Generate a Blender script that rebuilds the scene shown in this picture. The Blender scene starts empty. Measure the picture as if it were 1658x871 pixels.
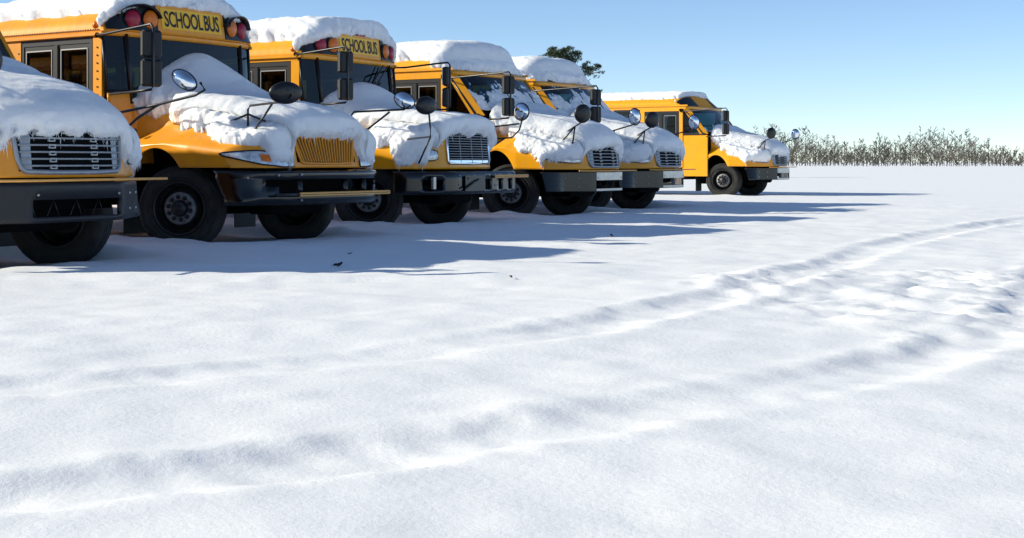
import bpy, math, random
import numpy as np
from mathutils import Vector, Matrix, Euler

# ------------------------------------------------------------------ camera, sky, sun, exposure
scene = bpy.context.scene
COL = scene.collection
PW, PH = 1658.0, 871.0
FPX, PPX, HORY, CAMH = 2300.0, 555.0, 262.0, 1.07
cam = bpy.data.cameras.new('camera')
cam.sensor_width = 36.0
cam.lens = 36.0 * FPX / PW
cam.shift_x = (PW / 2 - PPX) / PW
cam.shift_y = -(PH / 2 - HORY) / PW
cam.clip_start = 0.1
cam.clip_end = 9000
camo = bpy.data.objects.new('camera', cam)
COL.objects.link(camo)
camo.location = (0, 0, CAMH)
camo.rotation_euler = (math.radians(90), 0, 0)
scene.camera = camo

LX, LY, LZ = 2.20, -0.13, -1.0            # direction the sunlight travels
world = bpy.data.worlds.new('World')
scene.world = world
world.use_nodes = True
wn = world.node_tree
sky = wn.nodes.new('ShaderNodeTexSky')
sky.sky_type = 'NISHITA'
sky.sun_disc = False
sky.sun_elevation = math.atan2(1.0, math.hypot(LX, LY))
sky.sun_rotation = math.atan2(-LX, -LY)
sky.altitude = 4000
sky.air_density = 1.0
sky.dust_density = 0.0
sky.ozone_density = 2.2
wn.links.new(sky.outputs[0], wn.nodes['Background'].inputs[0])
wn.nodes['Background'].inputs[1].default_value = 0.126
sun = bpy.data.lights.new('sun', 'SUN')
sun.energy = 5.0
sun.angle = math.radians(0.53)
sun.color = (1.0, 0.955, 0.80)
suno = bpy.data.objects.new('sun', sun)
COL.objects.link(suno)
suno.rotation_euler = Vector((LX, LY, LZ)).to_track_quat('-Z', 'Y').to_euler()
scene.view_settings.view_transform = 'Standard'
scene.view_settings.look = 'None'
scene.view_settings.exposure = 0.36
scene.view_settings.gamma = 1.0

rnd = random.Random(7)
rs = np.random.RandomState(11)

# ------------------------------------------------------------------ noise
_T = np.random.RandomState(5).rand(256, 256)


def vnoise(x, y):
    x = np.asarray(x, float); y = np.asarray(y, float)
    xi = np.floor(x).astype(int); yi = np.floor(y).astype(int)
    fx = x - xi; fy = y - yi
    fx = fx * fx * (3 - 2 * fx); fy = fy * fy * (3 - 2 * fy)
    g = lambda a, b: _T[a & 255, b & 255]
    return (g(xi, yi) * (1 - fx) + g(xi + 1, yi) * fx) * (1 - fy) + (g(xi, yi + 1) * (1 - fx) + g(xi + 1, yi + 1) * fx) * fy


def fbm(x, y, o=4, seed=0.0):
    s = 0; a = 1.0; t = 0
    for i in range(o):
        s = s + a * (vnoise(x + seed + 17.3 * i, y - seed + 9.1 * i) - 0.5) * 2
        t += a
        a *= 0.5; x = x * 2.03; y = y * 2.03
    return s / t


def sstep(a, b, x):
    t = np.clip((x - a) / (b - a), 0, 1)
    return t * t * (3 - 2 * t)


# ------------------------------------------------------------------ materials
def mat(name, col, rough=0.5, metal=0.0, coat=0.0, var=0.0, vscale=6.0, bump=0.0, bscale=60.0, spec=0.5, col2=None, emit=None, detail=5):
    m = bpy.data.materials.new(name)
    m.use_nodes = True
    nt = m.node_tree
    b = nt.nodes['Principled BSDF']
    b.inputs['Base Color'].default_value = (*col, 1)
    b.inputs['Roughness'].default_value = rough
    b.inputs['Metallic'].default_value = metal
    b.inputs['Coat Weight'].default_value = coat
    b.inputs['Coat Roughness'].default_value = 0.12
    b.inputs['Specular IOR Level'].default_value = spec
    tc = nt.nodes.new('ShaderNodeTexCoord')
    if var > 0:
        n = nt.nodes.new('ShaderNodeTexNoise')
        n.inputs['Scale'].default_value = vscale
        n.inputs['Detail'].default_value = detail
        n.inputs['Roughness'].default_value = 0.65
        nt.links.new(tc.outputs['Object'], n.inputs['Vector'])
        r = nt.nodes.new('ShaderNodeValToRGB')
        r.color_ramp.elements[0].position = 0.35
        r.color_ramp.elements[1].position = 0.65
        c2 = col2 or tuple(c * (1 - var) for c in col)
        r.color_ramp.elements[0].color = (*c2, 1)
        r.color_ramp.elements[1].color = (*col, 1)
        nt.links.new(n.outputs['Fac'], r.inputs['Fac'])
        nt.links.new(r.outputs[0], b.inputs['Base Color'])
    if bump > 0:
        n2 = nt.nodes.new('ShaderNodeTexNoise')
        n2.inputs['Scale'].default_value = bscale
        n2.inputs['Detail'].default_value = 4
        nt.links.new(tc.outputs['Object'], n2.inputs['Vector'])
        bp = nt.nodes.new('ShaderNodeBump')
        bp.inputs['Strength'].default_value = bump
        bp.inputs['Distance'].default_value = 0.02
        nt.links.new(n2.outputs['Fac'], bp.inputs['Height'])
        nt.links.new(bp.outputs[0], b.inputs['Normal'])
    return m


def glass_mat(name, tint, rough=0.02, ior=1.5):
    m = bpy.data.materials.new(name)
    m.use_nodes = True
    nt = m.node_tree
    nt.nodes.remove(nt.nodes['Principled BSDF'])
    out = nt.nodes['Material Output']
    tr = nt.nodes.new('ShaderNodeBsdfTransparent'); tr.inputs[0].default_value = (*tint, 1)
    gl = nt.nodes.new('ShaderNodeBsdfGlossy'); gl.inputs['Roughness'].default_value = rough
    fr = nt.nodes.new('ShaderNodeFresnel'); fr.inputs[0].default_value = ior
    mx = nt.nodes.new('ShaderNodeMixShader')
    nt.links.new(fr.outputs[0], mx.inputs[0])
    nt.links.new(tr.outputs[0], mx.inputs[1]); nt.links.new(gl.outputs[0], mx.inputs[2])
    nt.links.new(mx.outputs[0], out.inputs[0])
    return m


M = {}
M['yellow'] = mat('school_bus_yellow', (0.86, 0.335, 0.012), 0.36, 0, 0.12, 0.12, 2.2, 0.02, 40, col2=(0.78, 0.29, 0.012), spec=.4)
M['yellow_b'] = mat('deep_bus_yellow', (0.87, 0.36, 0.006), 0.32, 0, 0.15, 0.1, 2.5, 0.02, 40, spec=.4)
def grime(m, amount=.55):
    """road salt and dirt streaks running down the paint"""
    nt = m.node_tree; b = nt.nodes['Principled BSDF']
    tc = [n for n in nt.nodes if n.type == 'TEX_COORD'][0]
    mp = nt.nodes.new('ShaderNodeMapping'); mp.inputs['Scale'].default_value = (7, 7, 1.1)
    nz = nt.nodes.new('ShaderNodeTexNoise'); nz.inputs['Scale'].default_value = 1.6; nz.inputs['Detail'].default_value = 7; nz.inputs['Roughness'].default_value = .7
    rp = nt.nodes.new('ShaderNodeValToRGB'); rp.color_ramp.elements[0].position = .52; rp.color_ramp.elements[1].position = .80
    rp.color_ramp.elements[0].color = (0, 0, 0, 1); rp.color_ramp.elements[1].color = (amount, amount, amount, 1)
    mx = nt.nodes.new('ShaderNodeMix'); mx.data_type = 'RGBA'
    mx.inputs[7].default_value = (.33, .24, .15, 1)
    src = b.inputs['Base Color'].links[0].from_socket
    nt.links.new(tc.outputs['Object'], mp.inputs[0]); nt.links.new(mp.outputs[0], nz.inputs['Vector']); nt.links.new(nz.outputs['Fac'], rp.inputs[0])
    nt.links.new(rp.outputs[0], mx.inputs[0]); nt.links.new(src, mx.inputs[6]); nt.links.new(mx.outputs[2], b.inputs['Base Color'])


grime(M['yellow']); grime(M['yellow_b'])


def ribbed(src, name):
    m = src.copy(); m.name = name
    m.node_tree.nodes['Principled BSDF'].inputs['Roughness'].default_value = .55; m.node_tree.nodes['Principled BSDF'].inputs['Coat Weight'].default_value = 0; m.node_tree.nodes['Principled BSDF'].inputs['Specular IOR Level'].default_value = .25
    nt = m.node_tree
    w = nt.nodes.new('ShaderNodeTexWave'); w.inputs['Scale'].default_value = 1.9; w.inputs['Distortion'].default_value = 2.2; w.inputs['Detail'].default_value = 2
    bp = nt.nodes.new('ShaderNodeBump'); bp.inputs['Strength'].default_value = .06; bp.inputs['Distance'].default_value = .02
    tc = [n for n in nt.nodes if n.type == 'TEX_COORD'][0]
    nt.links.new(tc.outputs['Object'], w.inputs['Vector']); nt.links.new(w.outputs['Fac'], bp.inputs['Height'])
    nt.links.new(bp.outputs[0], nt.nodes['Principled BSDF'].inputs['Normal'])
    return m


M['yellow_roof'] = ribbed(M['yellow'], 'rippled_roof_yellow')
M['yellow_b_roof'] = ribbed(M['yellow_b'], 'rippled_deep_yellow')
M['signyel'] = mat('sign_yellow', (0.95, 0.52, 0.015), 0.4, var=0.06, vscale=3)
M['armyel'] = mat('crossing_arm_yellow', (0.86, 0.42, 0.10), 0.5, var=0.12, vscale=9)
M['black'] = mat('black_paint', (0.006, 0.0065, 0.008), 0.4, 0, 0.05, 0.3, 12)
M['rubber'] = mat('black_rubber', (0.010, 0.010, 0.011), 0.6, bump=0.15, bscale=90, var=0.35, vscale=8)
M['tyre'] = mat('tyre_rubber', (0.04, 0.038, 0.035), 0.78, bump=0.2, bscale=70, var=0.45, vscale=5, col2=(0.02, 0.02, 0.019), spec=.3)
M['rim'] = mat('black_steel_rim', (0.022, 0.022, 0.023), 0.45, 0.2, 0.1, 0.3, 10)
M['hub'] = mat('dusty_hub', (0.26, 0.26, 0.26), 0.6, 0.3, var=0.4, vscale=14)
M['bumper'] = mat('bumper_black', (0.004, 0.005, 0.007), 0.18, 0.0, 0.1, 0.35, 7, 0.03, 50)
M['bumpsteel'] = mat('bumper_dark_steel', (0.10, 0.10, 0.105), 0.2, 0.8, 0.0, 0.4, 5, 0.03, 60)
M['bumper_matte'] = mat('bumper_matte_black', (0.010, 0.011, 0.014), 0.5, 0, 0.0, 0.3, 5, 0.03, 60)
M['steel'] = mat('bumper_sheen_steel', (0.42, 0.42, 0.42), 0.32, 0.85, 0, 0.25, 8, 0.02, 80)  # paler metal; the bumper's snow reflection is put into this colour
M['dark'] = mat('underbody_dark', (0.004, 0.004, 0.004), 0.9, spec=.1, var=0.4, vscale=7)
M['inside'] = mat('dark_cab_lining', (0.035, 0.036, 0.036), 0.8, var=0.3, vscale=6)
M['seat'] = mat('brown_seat_vinyl', (0.06, 0.035, 0.025), 0.55, var=0.2, vscale=8)
M['grey'] = mat('grey_grille_plastic', (0.34, 0.36, 0.39), 0.4, 0.35, 0.1, 0.2, 9)
M['chrome'] = mat('chrome', (0.75, 0.76, 0.78), 0.1, 1.0)
M['mirror'] = mat('mirror_glass', (0.86, 0.88, 0.9), 0.03, 1.0)
M['letters'] = mat('black_letters', (0.008, 0.008, 0.008), 0.55)
M['red'] = mat('red_lens', (0.42, 0.012, 0.045), 0.3, 0, 0.1, 0.5, 40, spec=.3)
M['amber'] = mat('amber_lens', (0.85, 0.20, 0.012), 0.3, 0, 0.1, 0.4, 40, spec=.3)
M['lens'] = mat('clear_lens', (0.78, 0.82, 0.86), 0.12, 0.25, 0.9, 0.55, 14)
M['frame'] = mat('black_window_frame', (0.009, 0.009, 0.010), 0.4, 0.1)
M['alu'] = mat('aluminium_trim', (0.42, 0.42, 0.42), 0.35, 0.8)
M['white'] = mat('white_plate', (0.7, 0.7, 0.68), 0.5, var=0.1, vscale=10)
M['bolt'] = mat('bright_bolt', (0.6, 0.6, 0.6), 0.3, 0.8)
M['glass'] = glass_mat('tinted_window_glass', (0.12, 0.15, 0.17), 0.015, 1.46)
M['wshield'] = glass_mat('windscreen_glass', (0.10, 0.34, 0.46), 0.02, 1.45)
M['ice'] = mat('ice', (0.78, 0.83, 0.88), 0.25, 0, 0.3)


def snow_mat(name, fine, fstr, c=(0.90, 0.91, 0.93), low=.8):
    m = mat(name, c, 0.7, 0, 0, 0.035, 3.0, 0, 1, spec=0.25, detail=8)
    nt = m.node_tree; b = nt.nodes['Principled BSDF']
    tc = [n for n in nt.nodes if n.type == 'TEX_COORD'][0]
    n1 = nt.nodes.new('ShaderNodeTexNoise'); n1.inputs['Scale'].default_value = fine; n1.inputs['Detail'].default_value = 8; n1.inputs['Roughness'].default_value = 0.7
    nt.links.new(tc.outputs['Object'], n1.inputs['Vector'])
    bp = nt.nodes.new('ShaderNodeBump'); bp.inputs['Strength'].default_value = fstr; bp.inputs['Distance'].default_value = 0.03
    nt.links.new(n1.outputs['Fac'], bp.inputs['Height'])
    n2 = nt.nodes.new('ShaderNodeTexNoise'); n2.inputs['Scale'].default_value = fine * .13; n2.inputs['Detail'].default_value = 3
    nt.links.new(tc.outputs['Object'], n2.inputs['Vector'])
    b2 = nt.nodes.new('ShaderNodeBump'); b2.inputs['Strength'].default_value = fstr * low; b2.inputs['Distance'].default_value = 0.05
    nt.links.new(n2.outputs['Fac'], b2.inputs['Height']); nt.links.new(b2.outputs[0], bp.inputs['Normal'])
    nt.links.new(bp.outputs[0], b.inputs['Normal'])
    return m


M['snow'] = snow_mat('bus_snow', 22, 0.55, (0.92, 0.92, 0.925))
_b = M['snow'].node_tree.nodes['Principled BSDF']
_b.inputs['Subsurface Weight'].default_value = .55
_b.inputs['Subsurface Radius'].default_value = (1.0, 1.05, 1.15)
_b.inputs['Subsurface Scale'].default_value = .12
M['ground'] = snow_mat('ground_snow', 30, 0.24, (0.91, 0.905, 0.90), .25)


# ------------------------------------------------------------------ mesh helpers
class MB:
    def __init__(s):
        s.v = []; s.f = []; s.sm = []

    def add(s, vs, fs, smooth=False):
        n = len(s.v)
        s.v += [tuple(map(float, p)) for p in vs]
        s.f += [tuple(n + i for i in f) for f in fs]
        s.sm += [smooth] * len(fs)
        return s

    def box(s, a, b, bev=0.0):
        x0, y0, z0 = [min(p, q) for p, q in zip(a, b)]
        x1, y1, z1 = [max(p, q) for p, q in zip(a, b)]
        if bev <= 0:
            vs = [(x0, y0, z0), (x1, y0, z0), (x1, y1, z0), (x0, y1, z0), (x0, y0, z1), (x1, y0, z1), (x1, y1, z1), (x0, y1, z1)]
            return s.add(vs, [(0, 3, 2, 1), (4, 5, 6, 7), (0, 1, 5, 4), (1, 2, 6, 5), (2, 3, 7, 6), (3, 0, 4, 7)])
        e = bev
        vs = []
        for z, i in ((z0, e), (z0 + e, 0), (z1 - e, 0), (z1, e)):
            vs += [(x0 + e + (0 if i == 0 else 0), y0 + i, z), (x1 - e, y0 + i, z), (x1 - i, y0 + e, z), (x1 - i, y1 - e, z), (x1 - e, y1 - i, z), (x0 + e, y1 - i, z), (x0 + i, y1 - e, z), (x0 + i, y0 + e, z)]
        fs = [tuple(range(7, -1, -1)), tuple(range(24, 32))]
        for k in range(3):
            for j in range(8):
                fs.append((k * 8 + j, k * 8 + (j + 1) % 8, k * 8 + 8 + (j + 1) % 8, k * 8 + 8 + j))
        return s.add(vs, fs)

    def tube(s, pts, r, n=8, cap=True):
        P = [Vector(p) for p in pts]
        rad = r if isinstance(r, (list, tuple)) else [r] * len(P)
        vs = []; fs = []
        up = Vector((0, 0, 1))
        for i, p in enumerate(P):
            d = (P[min(i + 1, len(P) - 1)] - P[max(i - 1, 0)]).normalized()
            a = d.cross(up if abs(d.z) < 0.95 else Vector((1, 0, 0))).normalized()
            b = d.cross(a)
            for k in range(n):
                t = 2 * math.pi * k / n
                vs.append(p + (a * math.cos(t) + b * math.sin(t)) * rad[i])
        for i in range(len(P) - 1):
            for k in range(n):
                fs.append((i * n + k, i * n + (k + 1) % n, (i + 1) * n + (k + 1) % n, (i + 1) * n + k))
        if cap:
            fs.append(tuple(range(n - 1, -1, -1))); fs.append(tuple((len(P) - 1) * n + k for k in range(n)))
        return s.add(vs, fs, True)

    def lathe(s, prof, n=32, axis='y', origin=(0, 0, 0), closed=False):
        vs = []; fs = []
        for (r, h) in prof:
            for k in range(n):
                t = 2 * math.pi * k / n
                if axis == 'y':
                    vs.append((origin[0] + r * math.cos(t), origin[1] + h, origin[2] + r * math.sin(t)))
                else:
                    vs.append((origin[0] + h, origin[1] + r * math.cos(t), origin[2] + r * math.sin(t)))
        m = len(prof)
        for i in range(m - 1):
            for k in range(n):
                fs.append((i * n + k, i * n + (k + 1) % n, (i + 1) * n + (k + 1) % n, (i + 1) * n + k))
        return s.add(vs, fs, True)

    def grid(s, P, mask=None, smooth=True):
        nu, nv = P.shape[:2]
        vs = P.reshape(-1, 3)
        fs = []
        for i in range(nu - 1):
            for j in range(nv - 1):
                if mask is None or mask[i, j]:
                    fs.append((i * nv + j, i * nv + j + 1, (i + 1) * nv + j + 1, (i + 1) * nv + j))
        return s.add(vs, fs, smooth)

    def mesh(s, name):
        me = bpy.data.meshes.new(name)
        me.from_pydata(s.v, [], s.f)
        me.polygons.foreach_set('use_smooth', s.sm)
        me.update()
        return me

    def build(s, name, m, parent=None, loc=None, rot=None, fix=False):
        me = s.mesh(name)
        if fix:
            import bmesh
            bm = bmesh.new(); bm.from_mesh(me)
            bmesh.ops.recalc_face_normals(bm, faces=bm.faces)
            bm.to_mesh(me); bm.free()
        me.materials.append(m)
        return link(name, me, parent, loc, rot)


def link(name, me, parent=None, loc=None, rot=None):
    o = bpy.data.objects.new(name, me)
    COL.objects.link(o)
    if parent is not None:
        o.parent = parent
    if loc is not None:
        o.location = loc
    if rot is not None:
        o.rotation_euler = rot
    return o


def empty(name, loc, rz, parent=None):
    o = bpy.data.objects.new(name, None)
    o.empty_display_size = 0.3
    COL.objects.link(o)
    o.location = loc; o.rotation_euler = (0, 0, rz)
    if parent: o.parent = parent
    return o


def tag(o, label, cat, group=None, kind=None):
    o['label'] = label; o['category'] = cat
    if group: o['group'] = group
    if kind: o['kind'] = kind
    return o


def solidify(o, t, off=-1):
    m = o.modifiers.new('thickness', 'SOLIDIFY'); m.thickness = t; m.offset = off
    return o


# ------------------------------------------------------------------ draped shells (hoods and roofs)
def resample(ctrl, n):
    """ctrl: (k,2) control points, n samples of t in [0,1]; smooth Catmull-Rom"""
    k = len(ctrl)
    C = np.vstack([2 * ctrl[0] - ctrl[1], ctrl, 2 * ctrl[-1] - ctrl[-2]])
    t = np.linspace(0, k - 1, n)
    i = np.minimum(t.astype(int), k - 2)
    f = (t - i)[:, None]
    p0, p1, p2, p3 = C[i], C[i + 1], C[i + 2], C[i + 3]
    a = 0.5 * ((2 * p1) + (-p0 + p2) * f + (2 * p0 - 5 * p1 + 4 * p2 - p3) * f ** 2 + (-p0 + 3 * p1 - 3 * p2 + p3) * f ** 3)
    return a


class Drape:
    """shell with rows along x then down the front face, columns from the right bottom edge over the top to the left"""
    def __init__(s, x0, xf, sect, sw, pw, hmax, zfb, lean, n1=60, n2=16, half=30, sm=3):
        s.x0, s.xf, s.sw, s.pw, s.hmax, s.zfb, s.lean = x0, xf, sw, pw, hmax, zfb, lean
        nv = half * 2 + 1
        P = np.zeros((n1 + n2, nv, 3))
        s.v = np.concatenate([-np.linspace(1, 0, half + 1), np.linspace(0, 1, half + 1)[1:]])
        s.u = np.concatenate([np.linspace(0, 1, n1), 1 + np.arange(1, n2 + 1) / n2])
        for i in range(n1):
            f = i / (n1 - 1)
            c = resample(sect(x0 + (xf - x0) * f), half + 1)
            y = np.concatenate([-c[::-1, 0], c[1:, 0]]); z = np.concatenate([c[::-1, 1], c[1:, 1]])
            xe = s.xend(y)
            P[i, :, 0] = x0 + (xe - x0) * f; P[i, :, 1] = y; P[i, :, 2] = z
        last = P[n1 - 1]
        s.ly, s.lz = last[half:, 1].copy(), last[half:, 2].copy()
        for j in range(n2):
            q = (j + 1) / n2
            P[n1 + j, :, 1] = last[:, 1]
            P[n1 + j, :, 2] = last[:, 2] + (zfb - last[:, 2]) * q
            P[n1 + j, :, 0] = last[:, 0] + lean * q
        for _ in range(sm):
            Q = P.copy()
            w = np.zeros(n1 + n2); w[max(1, n1 - 6):n1 + 6] = 0.5
            Q[1:-1] = P[1:-1] + w[1:-1, None, None] * (0.5 * (P[2:] + P[:-2]) - P[1:-1])
            P = Q
        s.P = P; s.n1 = n1; s.n2 = n2
        du = np.gradient(P, axis=0); dv = np.gradient(P, axis=1)
        N = np.cross(du, dv)
        L = np.linalg.norm(N, axis=2, keepdims=True)
        s.N = N / np.maximum(L, 1e-6)
        if s.N[n1 // 2, half, 2] < 0: s.N = -s.N

    def xend(s, y):
        return s.xf - s.sw * (np.abs(y) / s.hmax) ** s.pw

    def facex(s, y, z, ztop):
        """x of the front face"""
        zl = float(np.interp(abs(y), s.ly, s.lz))
        return float(s.xend(np.array(y))) + s.lean * min(1, max(0, (zl - z) / max(.02, zl - s.zfb)))

    def fine(s, k, kv):
        """resampled finer copies of P,N,u,v"""
        def up(A, ax, m):
            n = A.shape[ax]
            t = np.linspace(0, n - 1, (n - 1) * m + 1)
            i = np.minimum(t.astype(int), n - 2)
            f = t - i
            sh = [1] * A.ndim; sh[ax] = -1
            f = f.reshape(sh)
            return np.take(A, i, ax) * (1 - f) + np.take(A, i + 1, ax) * f
        P = up(up(s.P, 0, k), 1, kv); N = up(up(s.N, 0, k), 1, kv)
        N = N / np.maximum(np.linalg.norm(N, axis=2, keepdims=True), 1e-6)
        return P, N, up(s.u, 0, k), up(s.v, 0, kv)


def snow_layer(name, drape, cov, thick, bus, label, seed, k=2, kv=4, edge=0.15, rough=0.012, xmin=None, lump=0.05):
    """snow lying on a draped shell: shell offset along its normals, thinning to nothing at its ragged border"""
    P, N, u, v = drape.fine(k, kv)
    U, V = np.meshgrid(u, v, indexing='ij')
    X, Y, Z = P[..., 0], P[..., 1], P[..., 2]
    A = np.where(U <= 1, X, X + (U - 1) * .45); B = V * 1.9
    nz = fbm(A * 2.7, B * 2.7, 4, seed)
    nf = fbm(A * 12, B * 12, 4, seed + 3)
    side = sstep(-.22, -.42, V) * (U < 1.02)
    c = cov(U, V, X, Y, Z) + (0.075 + .06 * side) * nz + (0.065 + .035 * side) * nf
    T = thick(U, V, X, Y, Z)
    m = np.clip(c / edge, 0, 1)
    prof = np.sqrt(1 - (1 - m) ** 2)
    T = T * prof * (1 + .14 * fbm(A * 1.9, B * 1.9, 2, seed + 8)) + rough * prof * fbm(A * 8, B * 8, 3, seed + 4) * (1 + 3 * (1 - m))
    T = T + prof * side * (.05 * np.maximum(0, fbm(A * 5.5, B * 5.5, 3, seed + 12)) + .022 * fbm(A * 17, B * 17, 3, seed + 13))
    up = np.array([0, 0, 1.0])
    D = N * 0.72 + up * 0.28 * np.clip(N[..., 2:3] + 0.3, 0, 1)
    D = D / np.maximum(np.linalg.norm(D, axis=2, keepdims=True), 1e-6)
    Q = P + D * np.where(c > 0, np.maximum(T, 0.004), -0.015)[..., None]
    keep = (c[:-1, :-1] > -0.05) | (c[1:, 1:] > -0.05) | (c[1:, :-1] > -0.05) | (c[:-1, 1:] > -0.05)
    if xmin is not None:
        keep &= (X[:-1, :-1] > xmin)
    mb = MB(); mb.grid(Q, keep)
    # close the rear end down to the shell
    E0 = np.stack([Q[0], P[0] - N[0] * 0.02])
    mb.grid(E0, None, False)
    o = mb.build(name, M['snow'])
    o.location = bus.location; o.rotation_euler = bus.rotation_euler
    tag(o, label, 'snow', 'snow blankets on the buses')
    return o, (c, Q, keep, U, V, D)


def icicles(data, parent, n, seed, sel, lmin=0.03, lmax=0.1, r=0.006):
    """thin fringe of frozen drips along the lower border of a snow layer"""
    c, Q, keep, U, V, D = data
    idx = np.argwhere((np.abs(c) < 0.035) & sel(U, V, Q))
    if len(idx) == 0: return
    R = np.random.RandomState(seed)
    mb = MB()
    for q in idx[R.randint(0, len(idx), n)]:
        p = Vector(Q[q[0], q[1]]) + Vector(D[q[0], q[1]]) * 0.018 + Vector((R.uniform(-.01, .01), R.uniform(-.01, .01), 0.01))
        l = R.uniform(lmin, lmax) * (0.4 + R.rand())
        rr = r * R.uniform(0.5, 1.2)
        tip = p + Vector((R.uniform(-.25, .25) * l + 0.1 * l, R.uniform(-.3, .3) * l, -l))
        vs = [p + Vector((rr * math.cos(a), rr * math.sin(a), 0)) for a in (0, 2.1, 4.2)] + [tip]
        mb.add(vs, [(0, 1, 3), (1, 2, 3), (2, 0, 3), (2, 1, 0)])
    o = mb.build('icicles', M['ice'], parent)
    o['kind'] = 'stuff'
    return o


# ------------------------------------------------------------------ shared wheel meshes
def wheel_meshes():
    t = MB()
    R = 0.5; w = 0.17
    prof = [(0.305, w - .015), (0.33, w + .005), (0.38, w + .022), (0.43, w + .02), (0.465, w + .005), (0.485, w - .02), (0.497, w - .05)]
    for g in (-0.068, 0.0, 0.068):
        pass
    y = w - .05
    for c in (0.09, 0.03, -0.03, -0.09):
        prof += [(0.4985, c + 0.013), (0.484, c + 0.009), (0.484, c - 0.009), (0.4985, c - 0.013)]
    prof += [(0.497, -w + .05), (0.485, -w + .02), (0.465, -w - .005), (0.43, -w - .02), (0.38, -w - .022), (0.33, -w - .005), (0.305, -w + .015)]
    t.lathe(prof, 56, 'y')
    # raised sidewall rings
    for rr in (0.355, 0.45):
        t.lathe([(rr - .006, w + .016), (rr - .002, w + .025), (rr + .002, w + .025), (rr + .006, w + .014)], 48, 'y')
    tyre = t.mesh('tyre'); tyre.materials.append(M['tyre'])
    # rim: outer side is +y in wheel space
    r = MB()
    r.lathe([(0.310, w - .02), (0.315, w + .012), (0.300, w + .016), (0.288, w - .005), (0.275, w - .05), (0.27, .03), (0.26, 0.025), (0.245, 0.05), (0.21, 0.10), (0.185, 0.125), (0.17, 0.13), (0.0, 0.13)], 48, 'y')
    r.lathe([(0.27, -0.03), (0.27, -w + .03), (0.30, -w), (0.312, -w + .02)], 32, 'y')
    rim = r.mesh('rim'); rim.materials.append(M['rim'])
    h = MB()
    h.lathe([(0.19, .128), (0.184, .142), (0.10, .146), (0.096, .138)], 28, 'y')
    hub = h.mesh('hub'); hub.materials.append(M['hub'])
    nmb = MB(); nmb.lathe([(0.026, 0), (0.026, .03), (0.016, .034), (0.016, .055), (0.0, .057)], 6, 'y')
    nut = nmb.mesh('lug_nut'); nut.materials.append(M['rim'])
    cmb = MB(); cmb.lathe([(0.098, .12), (0.092, .15), (0.085, .185), (0.06, .195), (0.034, .197), (0.032, .222), (0.0, .226)], 24, 'y')
    cap = cmb.mesh('hub_cap'); cap.materials.append(M['rim'])
    hh = MB(); hh.lathe([(0.024, 0), (0.024, 0.004), (0.0, 0.004)], 14, 'y')
    hole = hh.mesh('hand_hole'); hole.materials.append(M['dark'])
    return tyre, rim, hub, nut, hole, cap


WH = wheel_meshes()


def wheel(bus, x, side, steer=0.0, detail=True, z=0.5):
    """side -1 = bus right (faces the camera)"""
    rz = (math.pi if side < 0 else 0) + steer
    w = link('wheel', WH[0], bus, (x, side * 1.13, z), (0, rnd.uniform(0, 6.28) * 0, rz))
    w.scale = (1.06, 1.06, 1.06)
    link('rim', WH[1], w)
    link('hub', WH[2], w)
    link('hub_cap', WH[5], w)
    if detail:
        for k in range(10):
            a = 2 * math.pi * (k + .3) / 10
            link('lug_nut', WH[3], w, (0.132 * math.cos(a), 0.138, 0.132 * math.sin(a)))
        for k in range(5):
            a = 2 * math.pi * (k + .1) / 5
            link('hand_hole', WH[4], w, (0.222 * math.cos(a), 0.086, 0.222 * math.sin(a)))
    return w


# ------------------------------------------------------------------ bus models
def interp(tab, x):
    return float(np.interp(x, tab[0], tab[1]))


MODELS = {}
MODELS['slat'] = dict(    # rounded hood, yellow slatted grille
    rail=2.70, crown=3.17, header=2.74, capx=-0.93, capsw=0.20, caplean=0.07,
    hx0=-0.93, hxf=1.30, hsw=0.52, hpw=6.5, zfb=1.0, hlean=0.09,
    zc=([-.95, -.4, .2, .7, 1.0, 1.2, 1.3], [1.84, 1.80, 1.74, 1.67, 1.60, 1.53, 1.47]),
    hn=([-.95, .2, .7, 1.3], [1.0, .93, .86, .74]),
    zf=([-.95, -.4, .2, .7, 1.3], [1.22, 1.28, 1.30, 1.26, 1.20]),
    hf=([-.95, 0, .7, 1.3], [1.38, 1.40, 1.40, 1.36]),
    fc=([-.95, -.3, .3, .9, 1.3], [.12, .20, .20, .14, .10]),
    archr=0.69, archz=0.55, wtop=[(-1.10, -1.43), (-1.0, -1.12), (-.95, -.5), (-.94, 0)], wbot=[(-1.02, -1.41), (-.90, -1.10), (-.86, -.5), (-.85, 0)],
    wz0=1.80, wz1=2.70, qz0=1.96, base=M['yellow'], apost=-1.11)
MODELS['chrome'] = dict(  # sloping hood, wide raked windscreen, grey barred grille
    rail=2.84, crown=3.20, header=2.76, capx=-1.36, capsw=0.16, caplean=0.40,
    hx0=-0.42, hxf=1.37, hsw=0.70, hpw=2.8, zfb=.93, hlean=0.06,
    zc=([-.45, 0, .4, .8, 1.1, 1.3, 1.37], [2.04, 1.91, 1.82, 1.74, 1.64, 1.52, 1.45]),
    hn=([-.45, .2, .7, 1.37], [1.08, 1.0, .92, .76]),
    zf=([-.45, 0, .3, .8, 1.37], [1.28, 1.34, 1.34, 1.26, 1.17]),
    hf=([-.45, 0, .7, 1.37], [1.40, 1.41, 1.40, 1.34]),
    fc=([-.45, 0, .5, 1.37], [.22, .24, .20, .12]),
    archr=0.72, archz=0.56, wtop=[(-1.22, -1.42), (-1.07, -1.35), (-.97, -.7), (-.95, 0)], wbot=[(-.72, -1.43), (-.52, -1.35), (-.32, -.7), (-.26, 0)],
    wz0=2.03, wz1=2.74, qz0=2.0, base=M['yellow_b'], apost=-1.24)
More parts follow.
